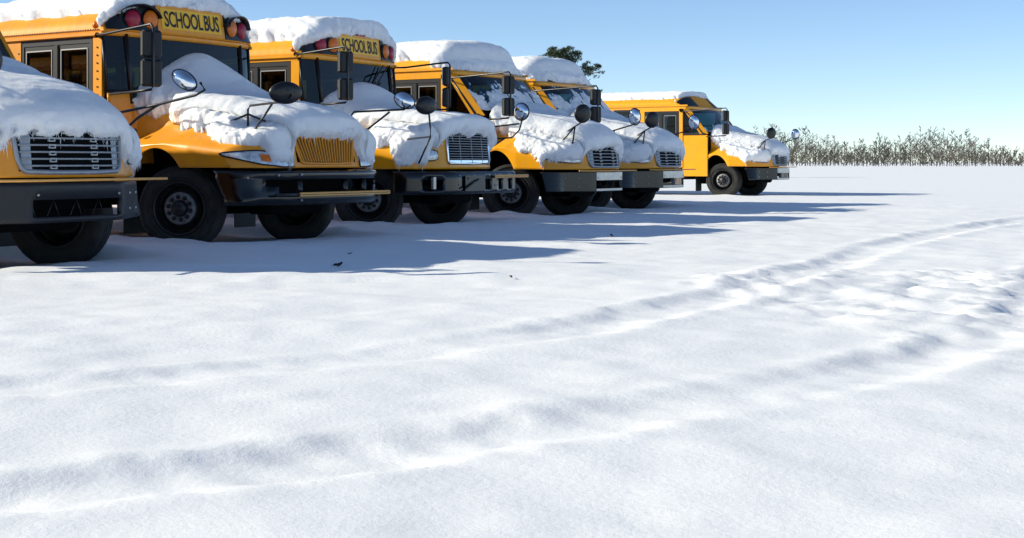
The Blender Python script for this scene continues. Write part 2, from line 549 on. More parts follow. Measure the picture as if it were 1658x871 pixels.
MODELS['square'] = dict(  # upright hood with a square chrome grille
    rail=2.74, crown=3.19, header=2.77, capx=-0.93, capsw=0.22, caplean=0.05,
    hx0=-0.93, hxf=1.15, hsw=0.60, hpw=3.2, zfb=.96, hlean=0.05,
    zc=([-.95, -.4, .2, .7, 1.15], [1.84, 1.80, 1.74, 1.67, 1.60]),
    hn=([-.95, .2, .7, 1.15], [1.0, .92, .88, .86]),
    zf=([-.95, -.4, .2, .7, 1.15], [1.24, 1.30, 1.30, 1.26, 1.22]),
    hf=([-.95, 0, .7, 1.15], [1.40, 1.42, 1.42, 1.38]),
    fc=([-.95, 0, .5, 1.15], [.14, .2, .2, .2]),
    archr=0.70, archz=0.55, wtop=[(-1.10, -1.43), (-1.0, -1.10), (-.95, -.5), (-.94, 0)], wbot=[(-1.0, -1.41), (-.88, -1.08), (-.84, -.5), (-.83, 0)],
    wz0=1.80, wz1=2.72, qz0=1.96, base=M['yellow_b'], apost=-1.11)


def hood_drape(D):
    def zb(x):
        if x < -D['archr'] + .02: return 0.62
        if x < D['archr']:
            return max(0.62, D['archz'] + math.sqrt(max(0.0, D['archr'] ** 2 - x * x)), D['zfb'] if x > 0.3 else 0)
        return D['zfb']

    def sect(x):
        zc, hn, zf, hf, fc = (interp(D[k], x) for k in ('zc', 'hn', 'zf', 'hf', 'fc'))
        return np.array([(0, zc), (.5 * hn, zc - .012), (.86 * hn, zc - .06), (hn + .02, zc - .19), (hn + .08, max(zf + fc + .03, zc - .33)),
                         (hf - .24, zf + fc - .03), (hf - .10, zf + .075), (hf, zf), (hf + .004, (zf + zb(x)) / 2 if zf > zb(x) else zb(x)), (hf, min(zb(x), zf - .01))])
    return Drape(D['hx0'], D['hxf'], sect, D['hsw'], D['hpw'], 1.40, D['zfb'], D['hlean'], 96, 16, 36)


def roof_drape(D):
    r, c = D['rail'], D['crown']

    def sect(x):
        pts = []
        for k in range(11):
            a = k / 10 * math.pi / 2
            pts.append((1.45 * math.sin(a) ** 0.92, r + (c - r) * max(0.0, math.cos(a)) ** 0.82))
        return np.array(pts)
    return Drape(-9.6, D['capx'], sect, D['capsw'], 3.5, 1.45, D['header'], D['caplean'], 70, 14, 26)


def on_face(dr, y, z, ztop, off):
    x = dr.facex(y, z, ztop)
    return (x + off, y, z)


def face_panel(dr, y0, y1, z0, z1, ztop, off, thick, ny=14, nz=4, topf=None):
    """thin panel that follows the curved front face of a shell"""
    P = np.zeros((nz + 1, ny + 1, 3)); B = P.copy()
    for j in range(ny + 1):
        y = y0 + (y1 - y0) * j / ny
        zt = topf(y) if topf else z1
        for i in range(nz + 1):
            z = z0 + (zt - z0) * i / nz
            P[i, j] = on_face(dr, y, z, ztop, off + thick); B[i, j] = on_face(dr, y, z, ztop, off - 0.05)
    mb = MB(); mb.grid(P)
    ring = [(0, j) for j in range(ny + 1)] + [(i, ny) for i in range(1, nz + 1)] + [(nz, j) for j in range(ny - 1, -1, -1)] + [(i, 0) for i in range(nz - 1, 0, -1)]
    a = np.array([P[r] for r in ring + ring[:1]]); b = np.array([B[r] for r in ring + ring[:1]])
    mb.grid(np.stack([a, b]), None, False)
    return mb


def text_mesh(txt, width, height):
    cu = bpy.data.curves.new('lettering', 'FONT')
    cu.body = txt; cu.resolution_u = 3; cu.space_character = 0.95; cu.offset = 0.018; cu.space_word = 0.6
    o = bpy.data.objects.new('lettering_tmp', cu)
    COL.objects.link(o)
    bpy.context.view_layer.update()
    dg = bpy.context.evaluated_depsgraph_get()
    me = bpy.data.meshes.new_from_object(o.evaluated_get(dg))
    bpy.data.objects.remove(o)
    co = np.array([v.co[:] for v in me.vertices])
    mn, mx = co.min(0), co.max(0)
    co[:, 0] = (co[:, 0] - mn[0]) / (mx[0] - mn[0]) * width - width / 2
    co[:, 1] = (co[:, 1] - mn[1]) / (mx[1] - mn[1]) * height - height / 2
    faces = [tuple(p.vertices) for p in me.polygons]
    return co, faces


def path_strip(path, z0, z1, nz=1, taper=None):
    P = np.zeros((nz + 1, len(path), 3))
    for j, (x, y) in enumerate(path):
        for i in range(nz + 1):
            f = i / nz
            P[i, j] = (x + (taper(f, y) if taper else 0), y, z0 + (z1 - z0) * f)
    return P


def smooth_path(pts, n):
    c = resample(np.array(pts, float), n)
    return [tuple(p) for p in c]


PANE = {}


def window(bus, x0, x1, z0, z1, y, s, split=True):
    """side window: black frame ring with its own pane"""
    key = (round(x1 - x0, 3), round(z1 - z0, 3))
    if key not in PANE:
        w, h = key; b = MB(); t = .035
        for (a, c) in (((0, 0), (w, t)), ((0, h - t * 1.6), (w, h)), ((0, t), (t, h - t * 1.6)), ((w - t, t), (w, h - t * 1.6))):
            b.box((a[0], -.015, a[1]), (c[0], .015, c[1]))
        b.box((t, -.012, h * .52), (w - t, .012, h * .52 + .025))
        me = b.mesh('window'); me.materials.append(M['frame'])
        g = MB(); g.add([(t, 0, t), (w - t, 0, t), (w - t, 0, h - t), (t, 0, h - t)], [(0, 1, 2, 3)])
        gm = g.mesh('pane'); gm.materials.append(M['glass'])
        PANE[key] = (me, gm)
    o = link('window', PANE[key][0], bus, (x0, y, z0))
    link('pane', PANE[key][1], o)
    return o


def seat_mesh():
    b = MB()
    b.box((-.2, -.48, .1), (.22, .48, .42), .03)
    b.box((-.28, -.48, .35), (-.16, .48, 1.02), .03)
    me = b.mesh('seat'); me.materials.append(M['seat'])
    return me


SEAT = seat_mesh()


def make_bus(model, loc, a, label, opts):
    D = dict(MODELS[model])
    cs = opts.get('cab', 0.0)          # how much farther back the cab stands
    for k_ in ('capx', 'hx0', 'apost'): D[k_] -= cs
    for k_ in ('wtop', 'wbot'): D[k_] = [(x - cs, y) for x, y in D[k_]]
    yel = opts.get('paint', D['base'])
    bus = empty('school_bus', (loc[0], loc[1], 0), -math.radians(a))
    tag(bus, label, 'bus', 'school buses parked in a row')
    rail = D['rail']
    hw = 1.45
    LEN = -9.6
    # ---- roof shell
    rd = roof_drape(D)
    mb = MB(); mb.grid(rd.P)
    roof = mb.build('roof', M['yellow_roof'] if yel is M['yellow'] else M['yellow_b_roof'], bus); solidify(roof, 0.03, 1)
    # ---- hood shell
    hd = hood_drape(D)
    mb = MB(); mb.grid(hd.P)
    hood = mb.build('hood', yel, bus); solidify(hood, 0.025, 1)
    # ---- side walls
    apost = D['apost']
    dr0, dr1 = -2.60, -1.27
    if model == 'chrome': dr0, dr1 = -2.50 - cs, -1.36 - cs
    wz0, wz1 = 1.72, 2.60
    pitch = 0.80
    nwin = 8
    xw = dr0 - .28
    if model == 'chrome': wz1, pitch, nwin, xw = 2.73, 1.0, 6, dr0 - .15
    for s in (-1, 1):
        y = s * hw
        w = MB()
        yi = y - s * .05
        front = dr0 if s < 0 else -1.12 - cs
        w.box((LEN, yi, .50), (front, y, wz0))
        w.box((LEN, yi, wz1), (front, y, rail + .01))
        if s < 0:
            w.box((dr0, yi, 2.66 if model != 'chrome' else 2.73), (-1.12 - cs, y, rail + .01))
            w.box((dr1 + .02, yi, .9), (apost + .015, y + .002, 2.66))
        w.box((xw, yi, wz0), (dr0 if s < 0 else xw + .25, y, wz1))
        if model == 'chrome' and s < 0: w.box((dr0, yi, 2.66), (dr1 + .02, y, 2.73))
        for k in range(1, nwin + 1):
            xx = xw - k * pitch
            w.box((xx, yi, wz0), (xx + .09, y, wz1))
        w.box((LEN, yi, wz0), (xw - nwin * pitch, y, wz1))
        if s > 0:
            w.box((-1.25 - cs, yi, wz0), (-1.12 - cs, y, wz1))
        w.build('side_wall', yel, bus)
        d = MB(); d.box((LEN, y, rail - .03), (-1.06 - cs, y + s * .035, rail + .012))
        d.build('drip_rail', yel, bus)
        for zz in (.78, 1.22, 1.66):
            d = MB(); d.box((LEN, y, zz - .03), (front - .02, y + s * .022, zz + .03)); d.build('rub_rail', M['black'], bus)
        for k in range(nwin):
            window(bus, xw - (k + 1) * pitch + .09, xw - k * pitch, wz0, wz1, y - s * .02, s)
        if s > 0:
            window(bus, xw + .25, -1.25 - cs, wz0, wz1, y - s * .02, s)
    b = MB(); b.box((LEN - .05, -hw, .5), (LEN, hw, rail)); b.build('rear_wall', yel, bus)
    # rivets on the drip rail and the pillar
    if opts.get('rivets'):
        r = MB()
        def riv(x, y, z):
            q = .011
            r.add([(x - q, y, z - q), (x + q, y, z - q), (x + q, y, z + q), (x - q, y, z + q), (x, y - .012, z)], [(0, 1, 4), (1, 2, 4), (2, 3, 4), (3, 0, 4)])
        for k in range(58): riv(-1.15 - k * .045, -hw - .004 + .0, rail + .045)
        for k in range(8):
            for xx in (xw + .03, xw + .14, xw + .24): riv(xx, -hw - .002, 1.8 + k * .1 - (.05 if xx == xw + .14 else 0))
            riv(apost - .06, -hw - .004, 1.82 + k * .1)
        o = r.build('rivets', M['bumpsteel'], bus); o['kind'] = 'stuff'
    # ---- entrance door (right side)
    door = MB()
    yd = -hw + .01
    door.box((dr0, yd, 2.585), (dr1, yd + .05, 2.66)); door.box((dr0, yd, .33), (dr1, yd + .05, .42))
    door.box((dr0, yd, .42), (dr0 + .05, yd + .05, 2.585)); door.box((dr1 - .05, yd, .42), (dr1, yd + .05, 2.585))
    mid = (dr0 + dr1) / 2
    door.box((mid - .045, yd - .012, .42), (mid + .045, yd + .05, 2.585), .012)
    do = door.build('entrance_door', M['frame'], bus)
    for (a0, a1) in ((dr0 + .05, mid - .045), (mid + .045, dr1 - .05)):
        lf = MB(); t = .05
        lf.box((a0, yd + .01, 2.525), (a1, yd + .04, 2.583)); lf.box((a0, yd + .01, .43), (a1, yd + .04, .8)); lf.box((a0, yd + .01, 1.45), (a1, yd + .04, 1.55))
        lf.box((a0, yd + .01, .8), (a0 + t, yd + .04, 2.525)); lf.box((a1 - t, yd + .01, .8), (a1, yd + .04, 2.525))
        lf.build('door_leaf', M['frame'], do)
        tr = MB(); tr.box((a0 + t - .01, yd + .002, 2.51), (a1 - t + .01, yd + .012, 2.525)); tr.box((a0 + t - .012, yd + .002, .8), (a0 + t - .002, yd + .012, 2.51)); tr.box((a1 - t + .002, yd + .002, .8), (a1 - t + .012, yd + .012, 2.51))
        tr.build('glazing_trim', M['alu'], do)
        g = MB(); g.add([(a0 + t, yd + .03, .8), (a1 - t, yd + .03, .8), (a1 - t, yd + .03, 2.525), (a0 + t, yd + .03, 2.525)], [(0, 1, 2, 3)])
        g.build('door_glass', M['glass'], do)
    # ---- cab front: windscreen, quarter windows, pillars, cowl
    top = D['wtop'] + [(x, -y) for x, y in D['wtop'][-2::-1]]
    bot = D['wbot'] + [(x, -y) for x, y in D['wbot'][-2::-1]]
    z0, z1 = D['wz0'], D['wz1']
    def ruled(i0, i1, n=12, za=z0, zbb=z1, off=0.0):
        tp = np.array(top[i0:i1 + 1]); bt = np.array(bot[i0:i1 + 1])
        tp = resample(tp, n) if len(tp) > 2 else np.array([tp[0] + (tp[1] - tp[0]) * k / (n - 1) for k in range(n)])
        bt = resample(bt, n) if len(bt) > 2 else np.array([bt[0] + (bt[1] - bt[0]) * k / (n - 1) for k in range(n)])
        R = np.zeros((9, n, 3))
        for i in range(9):
            f = (za + (zbb - za) * i / 8 - z0) / (z1 - z0)
            q = bt + (tp - bt) * f
            R[i, :, 0] = q[:, 0] + off; R[i, :, 1] = q[:, 1]; R[i, :, 2] = za + (zbb - za) * i / 8
        return R
    g = MB(); W = ruled(1, 5, 21); g.grid(W); ws = g.build('windscreen', M['wshield'], bus)
    def edge_pt(i, z, off=(0, 0)):
        f = (z - z0) / (z1 - z0)
        return Vector((bot[i][0] + (top[i][0] - bot[i][0]) * f + off[0], bot[i][1] + (top[i][1] - bot[i][1]) * f + off[1], z))
    if model == 'chrome':
        for i, s in ((1, -1), (5, 1)):
            p = MB()
            A = [edge_pt(i, z0 - .1, (0, 0)), edge_pt(i, z1 + .03, (0, 0))]
            j = 0 if s < 0 else 6
            B = [edge_pt(j, z0 - .1), edge_pt(j, z1 + .03)]
            n = Vector((-.02, -s * .03, 0)); ou = Vector((.025, s * .02, .01))
            vs = [A[0] + ou, A[1] + ou, B[1] + Vector((0, s * .03, 0)), B[0] + Vector((0, s * .03, 0)), A[0] + n, A[1] + n, B[1] + n, B[0] + n]
            p.add(vs, [(0, 1, 2, 3), (7, 6, 5, 4), (0, 4, 5, 1), (3, 2, 6, 7), (1, 5, 6, 2), (0, 3, 7, 4)])
            p.build('windscreen_pillar', yel, bus, fix=True)
            # triangular quarter window between post and pillar
            yq = s * (hw - .03)
            q = MB(); q.add([(apost + .03, yq, 1.95), (-.62 - cs, yq, 1.99), (-1.14 - cs, yq, 2.66), (apost + .03, yq, 2.66)], [(0, 1, 2, 3)])
            q.build('quarter_window', M['glass'], bus)
            q = MB(); q.box((apost, yq - .02 * s, 1.90), (-.52 - cs, yq + .02 * s, 1.97)); q.tube([(-.60 - cs, yq, 1.97), (-1.15 - cs, yq, 2.68)], .025, 6); q.box((apost + .015, yq - .015, 1.97), (apost + .05, yq + .015, 2.68))
            q.build('quarter_window_frame', M['frame'], bus)
            c = MB(); c.box((apost, s * (hw - .06), .62), (-.42 - cs, s * (hw - .02), 1.90), .01); c.build('cowl_side', yel, bus)
        c = MB(); c.box((-.60 - cs, -1.36, .9), (-.44 - cs, 1.36, 2.0)); c.build('cowl', M['dark'], bus)
    else:
        for i0, i1, s in ((0, 1, -1), (5, 6, 1)):
            q = MB(); q.grid(ruled(i0, i1, 6, D['qz0'], z1 - .02)); q.build('quarter_window', M['wshield'], bus)
            q = MB()
            R = ruled(i0, i1, 8, 1.15, D['qz0'], 0.0)
            q.grid(R); c = q.build('cowl_side', yel, bus); solidify(c, .03, 0)
            q = MB()
            for i in (i0, i1):
                q.tube([edge_pt(i, D['qz0'] - (.15 if (i in (1, 5)) else 0)), edge_pt(i, z1)], .035 if i in (1, 5) else .022, 8)
            q.tube([edge_pt(i0, D['qz0']), edge_pt(i1, D['qz0'])], .024, 8)
            q.build('window_gasket', M['frame'], bus)
        c = MB(); R = ruled(1, 5, 13, 1.05, z0 + .02); c.grid(R); c2 = c.build('cowl', yel, bus); solidify(c2, .03, 0)
    # header strip above the windscreen
    tp = resample(np.array(top), 25)
    hs = MB(); P = np.zeros((3, 25, 3))
    for i, (dx, z) in enumerate(((.012, z1 - .03), (.03, z1 + .01), (.02, D['header'] + .05))):
        P[i, :, 0] = tp[:, 0] + dx; P[i, :, 1] = tp[:, 1] * (1 + .004 * i); P[i, :, 2] = z
    hs.grid(P); o = hs.build('windscreen_header', yel, bus); solidify(o, .02)
    # wipers
    for yy, lean in ((-.55, .35), (.35, .35)):
        wp = MB()
        if opts.get('wipers_up'):
            pts = [edge_pt(3, z1 - .02, (.05, 0)) + Vector((0, .9 - .15 * (yy > 0), 0)), edge_pt(3, z1 - .55, (.05, 0)) + Vector((0, .25 - .15 * (yy > 0), 0))]
            wp.tube(pts, .012, 6)
            m_ = pts[1]; wp.tube([m_ + Vector((0.01, -.12, -.2)), m_ + Vector((0.01, .28, .22))], .016, 6)
        else:
            f = Vector((bot[3][0] + .06, yy, z0 + .05))
            wp.tube([f, f + Vector((top[3][0] - bot[3][0], lean, z1 - z0)) * .45], .010, 6)
        wp.build('wiper', M['black'], bus)
    # ---- front cap: sign, lamps, visors
    zt = D['crown']
    capz = lambda y: rail + (D['crown'] - rail) * (1 - min(1, abs(y) / 1.45) ** 2.4)
    hdr = D['header']
    lampz = hdr + .165
    for s in (-1, 1):
        pn = face_panel(rd, s * .67, s * 1.41, hdr + .012, hdr + .29, zt, .012, .02, 18, topf=lambda y: max(hdr + .05, min(hdr + .36, float(np.interp(abs(y), rd.ly, rd.lz)) - .03)))
        pn.build('lamp_panel', M['black'], bus, fix=True)
        for yy, m_ in ((s * .80, 'amber'), (s * 1.07, 'red')) if opts.get('sign', True) else ():
            zz = lampz - (.0 if abs(yy) < 1 else .01)
            x = rd.facex(yy, zz, zt) + .03
            n = Euler((0, 0, math.atan2(-s * .28 * (abs(yy) / 1.45) ** 1.5 * -1, 1)))
            L = MB()
            L.lathe([(.128, 0), (.13, .02), (.118, .03)], 22, 'x')
            lo = L.build('warning_lamp', M['black'], bus, (x, yy, zz), (0, 0, s * .22 * (abs(yy) / 1.2)))
            q = MB(); q.lathe([(.118, .025), (.105, .045), (.07, .06), (.03, .066), (0.0, .067)], 22, 'x'); q.build('lens', M[m_], lo)
        if opts.get('visors', True):
            v = MB(); rows = []
            for f in (0, .5, 1):
                row = []
                for k in range(13):
                    t = math.pi * (k / 12) * .95 + .08
                    yy = s * .935 + math.cos(t) * (.29 + .02 * f) + s * .05 * f; zz = lampz + math.sin(t) * (.155 + .02 * f) + .005
                    row.append((rd.facex(min(1.4, abs(yy)), zz, zt) + .005 + f * .17 * (1 - .25 * abs(math.cos(t))), yy, zz))
                rows.append(row)
            v.grid(np.array(rows)); vo = v.build('lamp_visor', M['black'], bus); solidify(vo, .012, 0)
        # clearance lamp on the roof edge
        if not opts.get('sign', True): continue
        cl = MB(); cl.lathe([(.05, 0), (.05, .025), (.03, .045), (0, .05)], 12, 'y', (0, 0, 0)); c = cl.build('clearance_lamp', M['amber'], bus, (-1.22 - cs, s * (hw - .03), rail + .11), (0, 0, 0 if s > 0 else math.pi))
    if opts.get('sign', True):
        sp = face_panel(rd, -.66, .66, hdr + .015, hdr + .37, zt, .008, .012); so = sp.build('sign_board', yel, bus, fix=True)
        sp = face_panel(rd, -.59, .59, hdr + .065, hdr + .335, zt, .012, .016); sp.build('sign_face', M['signyel'], so, fix=True)
        co, fs = text_mesh(opts.get('text', 'SCHOOL BUS'), 1.08, .215)
        vs = [on_face(rd, c[0], hdr + .20 + c[1], zt, .033) for c in co]
        tm = MB(); tm.add(vs, fs); tm.build('lettering', M['letters'], so)
        mk = MB()
        for k in (-1, 0, 1): mk.box((rd.facex(.0, hdr + .39, zt) + .0, k * .10 - .035 + .08, hdr + .372), (rd.facex(0, hdr + .39, zt) + .02, k * .10 + .035 + .08, hdr + .40))
        if opts.get('idlamps'): mk.build('identification_lamps', M['red'], bus)
    # ---- grille
    ztopf = interp(D['zc'], D['hxf'])
    if model == 'slat':
        gp = face_panel(hd, -.60, .60, 1.065, 1.43, ztopf, .0, .004); gr = gp.build('grille', M['dark'], bus, fix=True)
        n = 21
        for k in range(n):
            f = (k - (n - 1) / 2) / ((n - 1) / 2)
            sl = MB(); P = np.zeros((6, 4, 3))
            for i in range(6):
                z = 1.07 + (1.40 - 1.07) * i / 5
                half = .49 + .12 * i / 5
                for j, (dy, dx) in enumerate(((-.010, .0), (-.007, .020), (.006, .020), (.009, .0))):
                    y = f * half + dy
                    P[i, j] = on_face(hd, y, z, ztopf, dx + .006)
            sl.grid(P, None, False); sl.build('grille_slat', yel, gr)
        rim = MB()
        e = [on_face(hd, y, z, ztopf, .008) for y, z in [(-.64, 1.44), (-.60, 1.30), (-.56, 1.15), (-.535, 1.075), (-.50, 1.055), (-.25, 1.05), (0, 1.05), (.25, 1.05), (.50, 1.055), (.535, 1.075), (.56, 1.15), (.60, 1.30), (.64, 1.44)]]
        rim.tube(e, .016, 8); rim.build('grille_rim', yel, gr)
    elif model == 'chrome':
        gp = face_panel(hd, -.62, .62, .985, 1.34, ztopf, .0, .003); gr = gp.build('grille', M['dark'], bus, fix=True)
        outl = [(-.655, 1.33), (-.65, 1.25), (-.63, 1.10), (-.605, 1.015), (-.56, .982), (-.3, .975), (0, .973), (.3, .975), (.56, .982), (.605, 1.015), (.63, 1.10), (.65, 1.25), (.655, 1.33)]
        f = MB(); f.tube([on_face(hd, y, z, ztopf, .012) for y, z in outl], .024, 8); f.build('grille_frame', M['grey'], gr)
        for k in range(6):
            z = 1.035 + k * .062
            hwid = .60 + .04 * (z - 1.0) / .35
            bb = MB(); bb.tube([on_face(hd, -hwid + 2 * hwid * j / 10, z, ztopf, .022) for j in range(11)], .010, 6)
            bb.build('grille_bar', M['grey'], gr)
        for k in range(6):
            for yy in (-.285, .225):
                cl = MB(); z = 1.005 + k * .062
                for (a0, a1, b0, b1) in ((-.04, .04, 0, .01), (-.04, .04, .028, .038), (-.04, -.028, .01, .028), (.028, .04, .01, .028)):
                    p = on_face(hd, yy, z, ztopf, .014)
                    cl.box((p[0], yy + a0, z + b0), (p[0] + .016, yy + a1, z + b1))
                cl.build('grille_clip', M['grey'], gr)
        for s in (-1, 1):
            sp = face_panel(hd, s * .50, s * .595, 1.0, 1.33, ztopf, .004, .006); sp.build('grille_side_plate', M['grey'], gr, fix=True)
    else:
        gp = face_panel(hd, -.66, .66, 1.05, 1.53, ztopf, .0, .003); gr = gp.build('grille', M['dark'], bus, fix=True)
        f = MB()
        f.tube([on_face(hd, y, z, ztopf, .014) for y, z in [(-.67, 1.55), (-.68, 1.3), (-.675, 1.08), (-.65, 1.045), (0, 1.04), (.65, 1.045), (.675, 1.08), (.68, 1.3), (.67, 1.55)]], .022, 8)
        f.build('grille_frame', M['chrome'], gr)
        for k in range(11):
            z = 1.115 + k * .039
            bb = MB(); bb.tube([on_face(hd, -.65 + 1.3 * j / 8, z, ztopf, .018) for j in range(9)], .0075, 6); bb.build('grille_bar', M['grey'], gr)
        for yy in (-.36, 0, .36):
            bb = MB(); bb.tube([on_face(hd, yy, 1.06, ztopf, .012), on_face(hd, yy, 1.54, ztopf, .012)], .008, 6); bb.build('grille_upright', M['grey'], gr)
        sp = face_panel(hd, -.64, .64, 1.055, 1.095, ztopf, .004, .012); sp.build('grille_sill', M['chrome'], gr, fix=True)
    # ---- headlights
    for s in (-1, 1):
        h = MB(); n = 16; P = np.zeros((5, n, 3))
        if model == 'slat': ya, yb, za, zb_, hh = 1.39, .68, 1.165, 1.075, .165
        elif model == 'chrome': ya, yb, za, zb_, hh = 1.36, .80, 1.17, 1.11, .15
        else: ya, yb, za, zb_, hh = 1.22, .86, 1.18, 1.17, .17
        for j in range(n):
            f = j / (n - 1)
            y = ya + (yb - ya) * (f ** 1.3)
            zc = za + (zb_ - za) * f
            w = hh * (min(1, f * 2.2) ** .7) * (1 if f < .8 else 1 - .25 * (f - .8) / .2)
            for i in range(5):
                z = zc + (i / 4 - .5) * w
                e = on_face(hd, s * y, z, ztopf, .014 + .012 * math.sin(math.pi * i / 4))
                P[i, j] = (e[0], e[1] + s * .012, e[2])
        h.grid(P); ho = h.build('headlight', M['lens'], bus)
        r = MB(); edge = [P[0, j] for j in range(n)] + [P[4, j] for j in range(n - 1, -1, -1)]
        r.tube([tuple(p) for p in edge] + [tuple(edge[0])], .010, 6); r.build('headlight_rim', M['black'], ho)
        if model == 'chrome': continue
        t = MB(); t.grid(P[1:4, 7:10] + np.array([.008, s * .008, 0])); t.build('turn_signal', M['amber'], ho)
    # ---- bumper
    bm = opts.get('bumper', 'steel')
    if model == 'slat':
        path = smooth_path([(.72, -1.40), (1.0, -1.36), (1.28, -1.18), (1.43, -.85), (1.49, -.4), (1.50, 0), (1.49, .4), (1.43, .85), (1.28, 1.18), (1.0, 1.36), (.72, 1.40)], 61)
        zs = [.55, .60, .655, .70, .775, .86, .885, .93, .965]
        P = np.zeros((len(zs), 61, 3))
        for i, z in enumerate(zs):
            push = .03 if .9 < z < .95 else (-.03 if z < .57 else (0.012 if z < .68 else 0))
            for j, (x, y) in enumerate(path):
                r0 = max(0, (abs(y) - 1.2)) * .9 * (.965 - z) / .4 * 1.2
                P[i, j] = (x + push + r0 * .9, y * (1 - .0 * z), z)
        mask = np.ones((len(zs) - 1, 60), bool)
        for i in range(len(zs) - 1):
            for j in range(60):
                yy = (path[j][1] + path[j + 1][1]) / 2
                zz = (zs[i] + zs[i + 1]) / 2
                lim = 1.12 if zz > .775 else 1.0
                if .70 < zz < .86 and abs(yy) < lim: mask[i, j] = False
        b = MB(); b.grid(P, mask); bo = b.build('bumper', M['bumper'], bus); solidify(bo, .05)
        for yy in (-.62, .28, .72):
            q = MB(); q.tube([(1.46 - .06 * abs(yy), yy, .69), (1.44 - .06 * abs(yy), yy + .03, .78), (1.45 - .06 * abs(yy), yy + .0, .87)], .045, 8); q.build('bumper_strut', M['bumper'], bo)
        for (yy, zz) in ((-1.28, .88), (-1.0, .91), (-.66, .915), (-1.28, .66), (-.66, .61)):
            k = min(range(61), key=lambda j: abs(path[j][1] - yy)); q = MB(); q.lathe([(.014, 0), (.014, .012), (0, .016)], 8, 'x'); q.build('bolt', M['bolt'], bo, (path[k][0] + .03, yy - .02, zz))
        arm = MB(); arm.box((1.55, -.80, .655), (1.585, 1.10, .705), .008); ao = arm.build('crossing_arm', M['armyel'], bus)
        q = MB(); q.box((1.586, -.79, .676), (1.590, 1.08, .684)); q.build('arm_groove', M['black'], ao)
        q = MB(); q.tube([(1.47, -1.14, .68), (1.56, -.8, .68)], .02, 6); q.build('arm_hinge', M['black'], ao)
    elif model == 'chrome':
        kn = np.array([(.78, -1.40), (1.02, -1.20), (1.40, -.66), (1.455, -.56), (1.465, -.53), (1.475, 0), (1.465, .53), (1.455, .56), (1.40, .66), (1.02, 1.20), (.78, 1.40)])
        kt = np.concatenate([[0], np.cumsum(np.linalg.norm(np.diff(kn, axis=0), axis=1))])
        path = [(float(np.interp(q_, kt, kn[:, 0])), float(np.interp(q_, kt, kn[:, 1]))) for q_ in np.linspace(0, kt[-1], 61)]
        zs = [.52, .535, .575, .65, .73, .84, .875, .885]
        P = np.zeros((len(zs), 61, 3))
        for i, z in enumerate(zs):
            push = -.025 if z in (.52, .885) else 0
            for j, (x, y) in enumerate(path):
                P[i, j] = (x + push + max(0, abs(y) - 1.1) * .35 * (.885 - z) / .36, y, z)
        mask = np.ones((len(zs) - 1, 60), bool)
        for i in range(len(zs) - 1):
            for j in range(60):
                yy = (path[j][1] + path[j + 1][1]) / 2; zz = (zs[i] + zs[i + 1]) / 2
                if .575 < zz < .73 and abs(yy) < .57: mask[i, j] = False
        b = MB(); b.grid(P, mask, opts.get('bmat') is not None); bo = b.build('bumper', opts.get('bmat', M['bumper']), bus); solidify(bo, .045)
        if not opts.get('bmat'):
            jj_ = [j for j in range(61) if abs(path[j][1]) < .58]
            b = MB(); b.grid(P[1:-1, jj_[0]:jj_[-1] + 1] + np.array([.004, 0, 0]), mask[1:-1, jj_[0]:jj_[-1]], False)
            po = b.build('bumper_sheen_overlay', M['steel'], bo); solidify(po, .003, 1)  # added pale overlay imitating sunlit snow reflected in the bumper's centre facet
        for s in (-1, 1):
            for (yy, zz) in ((1.1, .77), (1.1, .62), (.86, .77), (.86, .62), (.50, .775)):
                k = min(range(61), key=lambda j: abs(path[j][1] - s * yy)); q = MB(); q.lathe([(.012, 0), (.012, .01), (0, .014)], 8, 'x'); q.build('bolt', M['bolt'], bo, (path[k][0] + .006, s * yy, zz), (0, 0, s * .6 if yy > .6 else 0))
        q = MB()
        for k in range(7):
            y0 = -.45 + k * .14; q = MB(); q.tube([(1.38, y0, .58), (1.38, y0 + (.07 if k % 2 else -.06), .72)], .004, 5); q.build('bumper_wire', M['rim'], bo)
        arm = MB(); arm.tube([(1.47, -1.25, .905), (1.49, -.5, .903), (1.49, .3, .905), (1.48, 1.15, .907)], .014, 6); arm.build('crossing_arm', M['armyel'], bus)
    else:
        b = MB()
        path = smooth_path([(.62, -1.42), (.85, -1.36), (1.10, -1.10), (1.28, -.75), (1.32, -.4), (1.33, 0), (1.33, .4), (1.33, .9), (1.32, 1.28)], 65)
        zs = [.57, .60, .64, .76, .80, .90, .925]
        P = np.zeros((len(zs), 65, 3))
        for i, z in enumerate(zs):
            for j, (x, y) in enumerate(path): P[i, j] = (x - (.03 if z < .58 or z > .91 else 0), y, z)
        mask = np.ones((len(zs) - 1, 64), bool)
        for i in range(len(zs) - 1):
            for j in range(64):
                yy = (path[j][1] + path[j + 1][1]) / 2; zz = (zs[i] + zs[i + 1]) / 2
                if .64 < zz < .80 and (.2 < yy < .42 or .62 < yy < .8 or 1.0 < yy < 1.15 or -1.2 < yy < -.95): mask[i, j] = False
        b.grid(P, mask); bo = b.build('bumper', M['bumper'], bus); solidify(bo, .06)
        q = MB(); q.box((1.12, -1.16, .66), (1.16, -1.08, .84)); q.build('bumper_bracket', M['alu'], bo)
        q = MB()
        q.box((1.335, -.5, .62), (1.35, .15, .86)); q.box((1.35, -.42, .80), (1.362, .1, .83)); q.build('bumper_plate', M['black'], bo)
        q = MB(); q.tube([(1.37, -.55, .66), (1.37, -.1, .80)], .014, 6); q.build('bumper_rod', M['black'], bo)
        for (yy, zz) in ((-.62, .86), (-.62, .72), (-.2, .86), (.3, .86), (.5, .87), (-.55, .66), (.55, .70)):
            q = MB(); q.lathe([(.012, 0), (.012, .01), (0, .014)], 8, 'x'); q.build('bolt', M['bolt'], bo, (1.345 if yy > -.5 else 1.31, yy, zz))
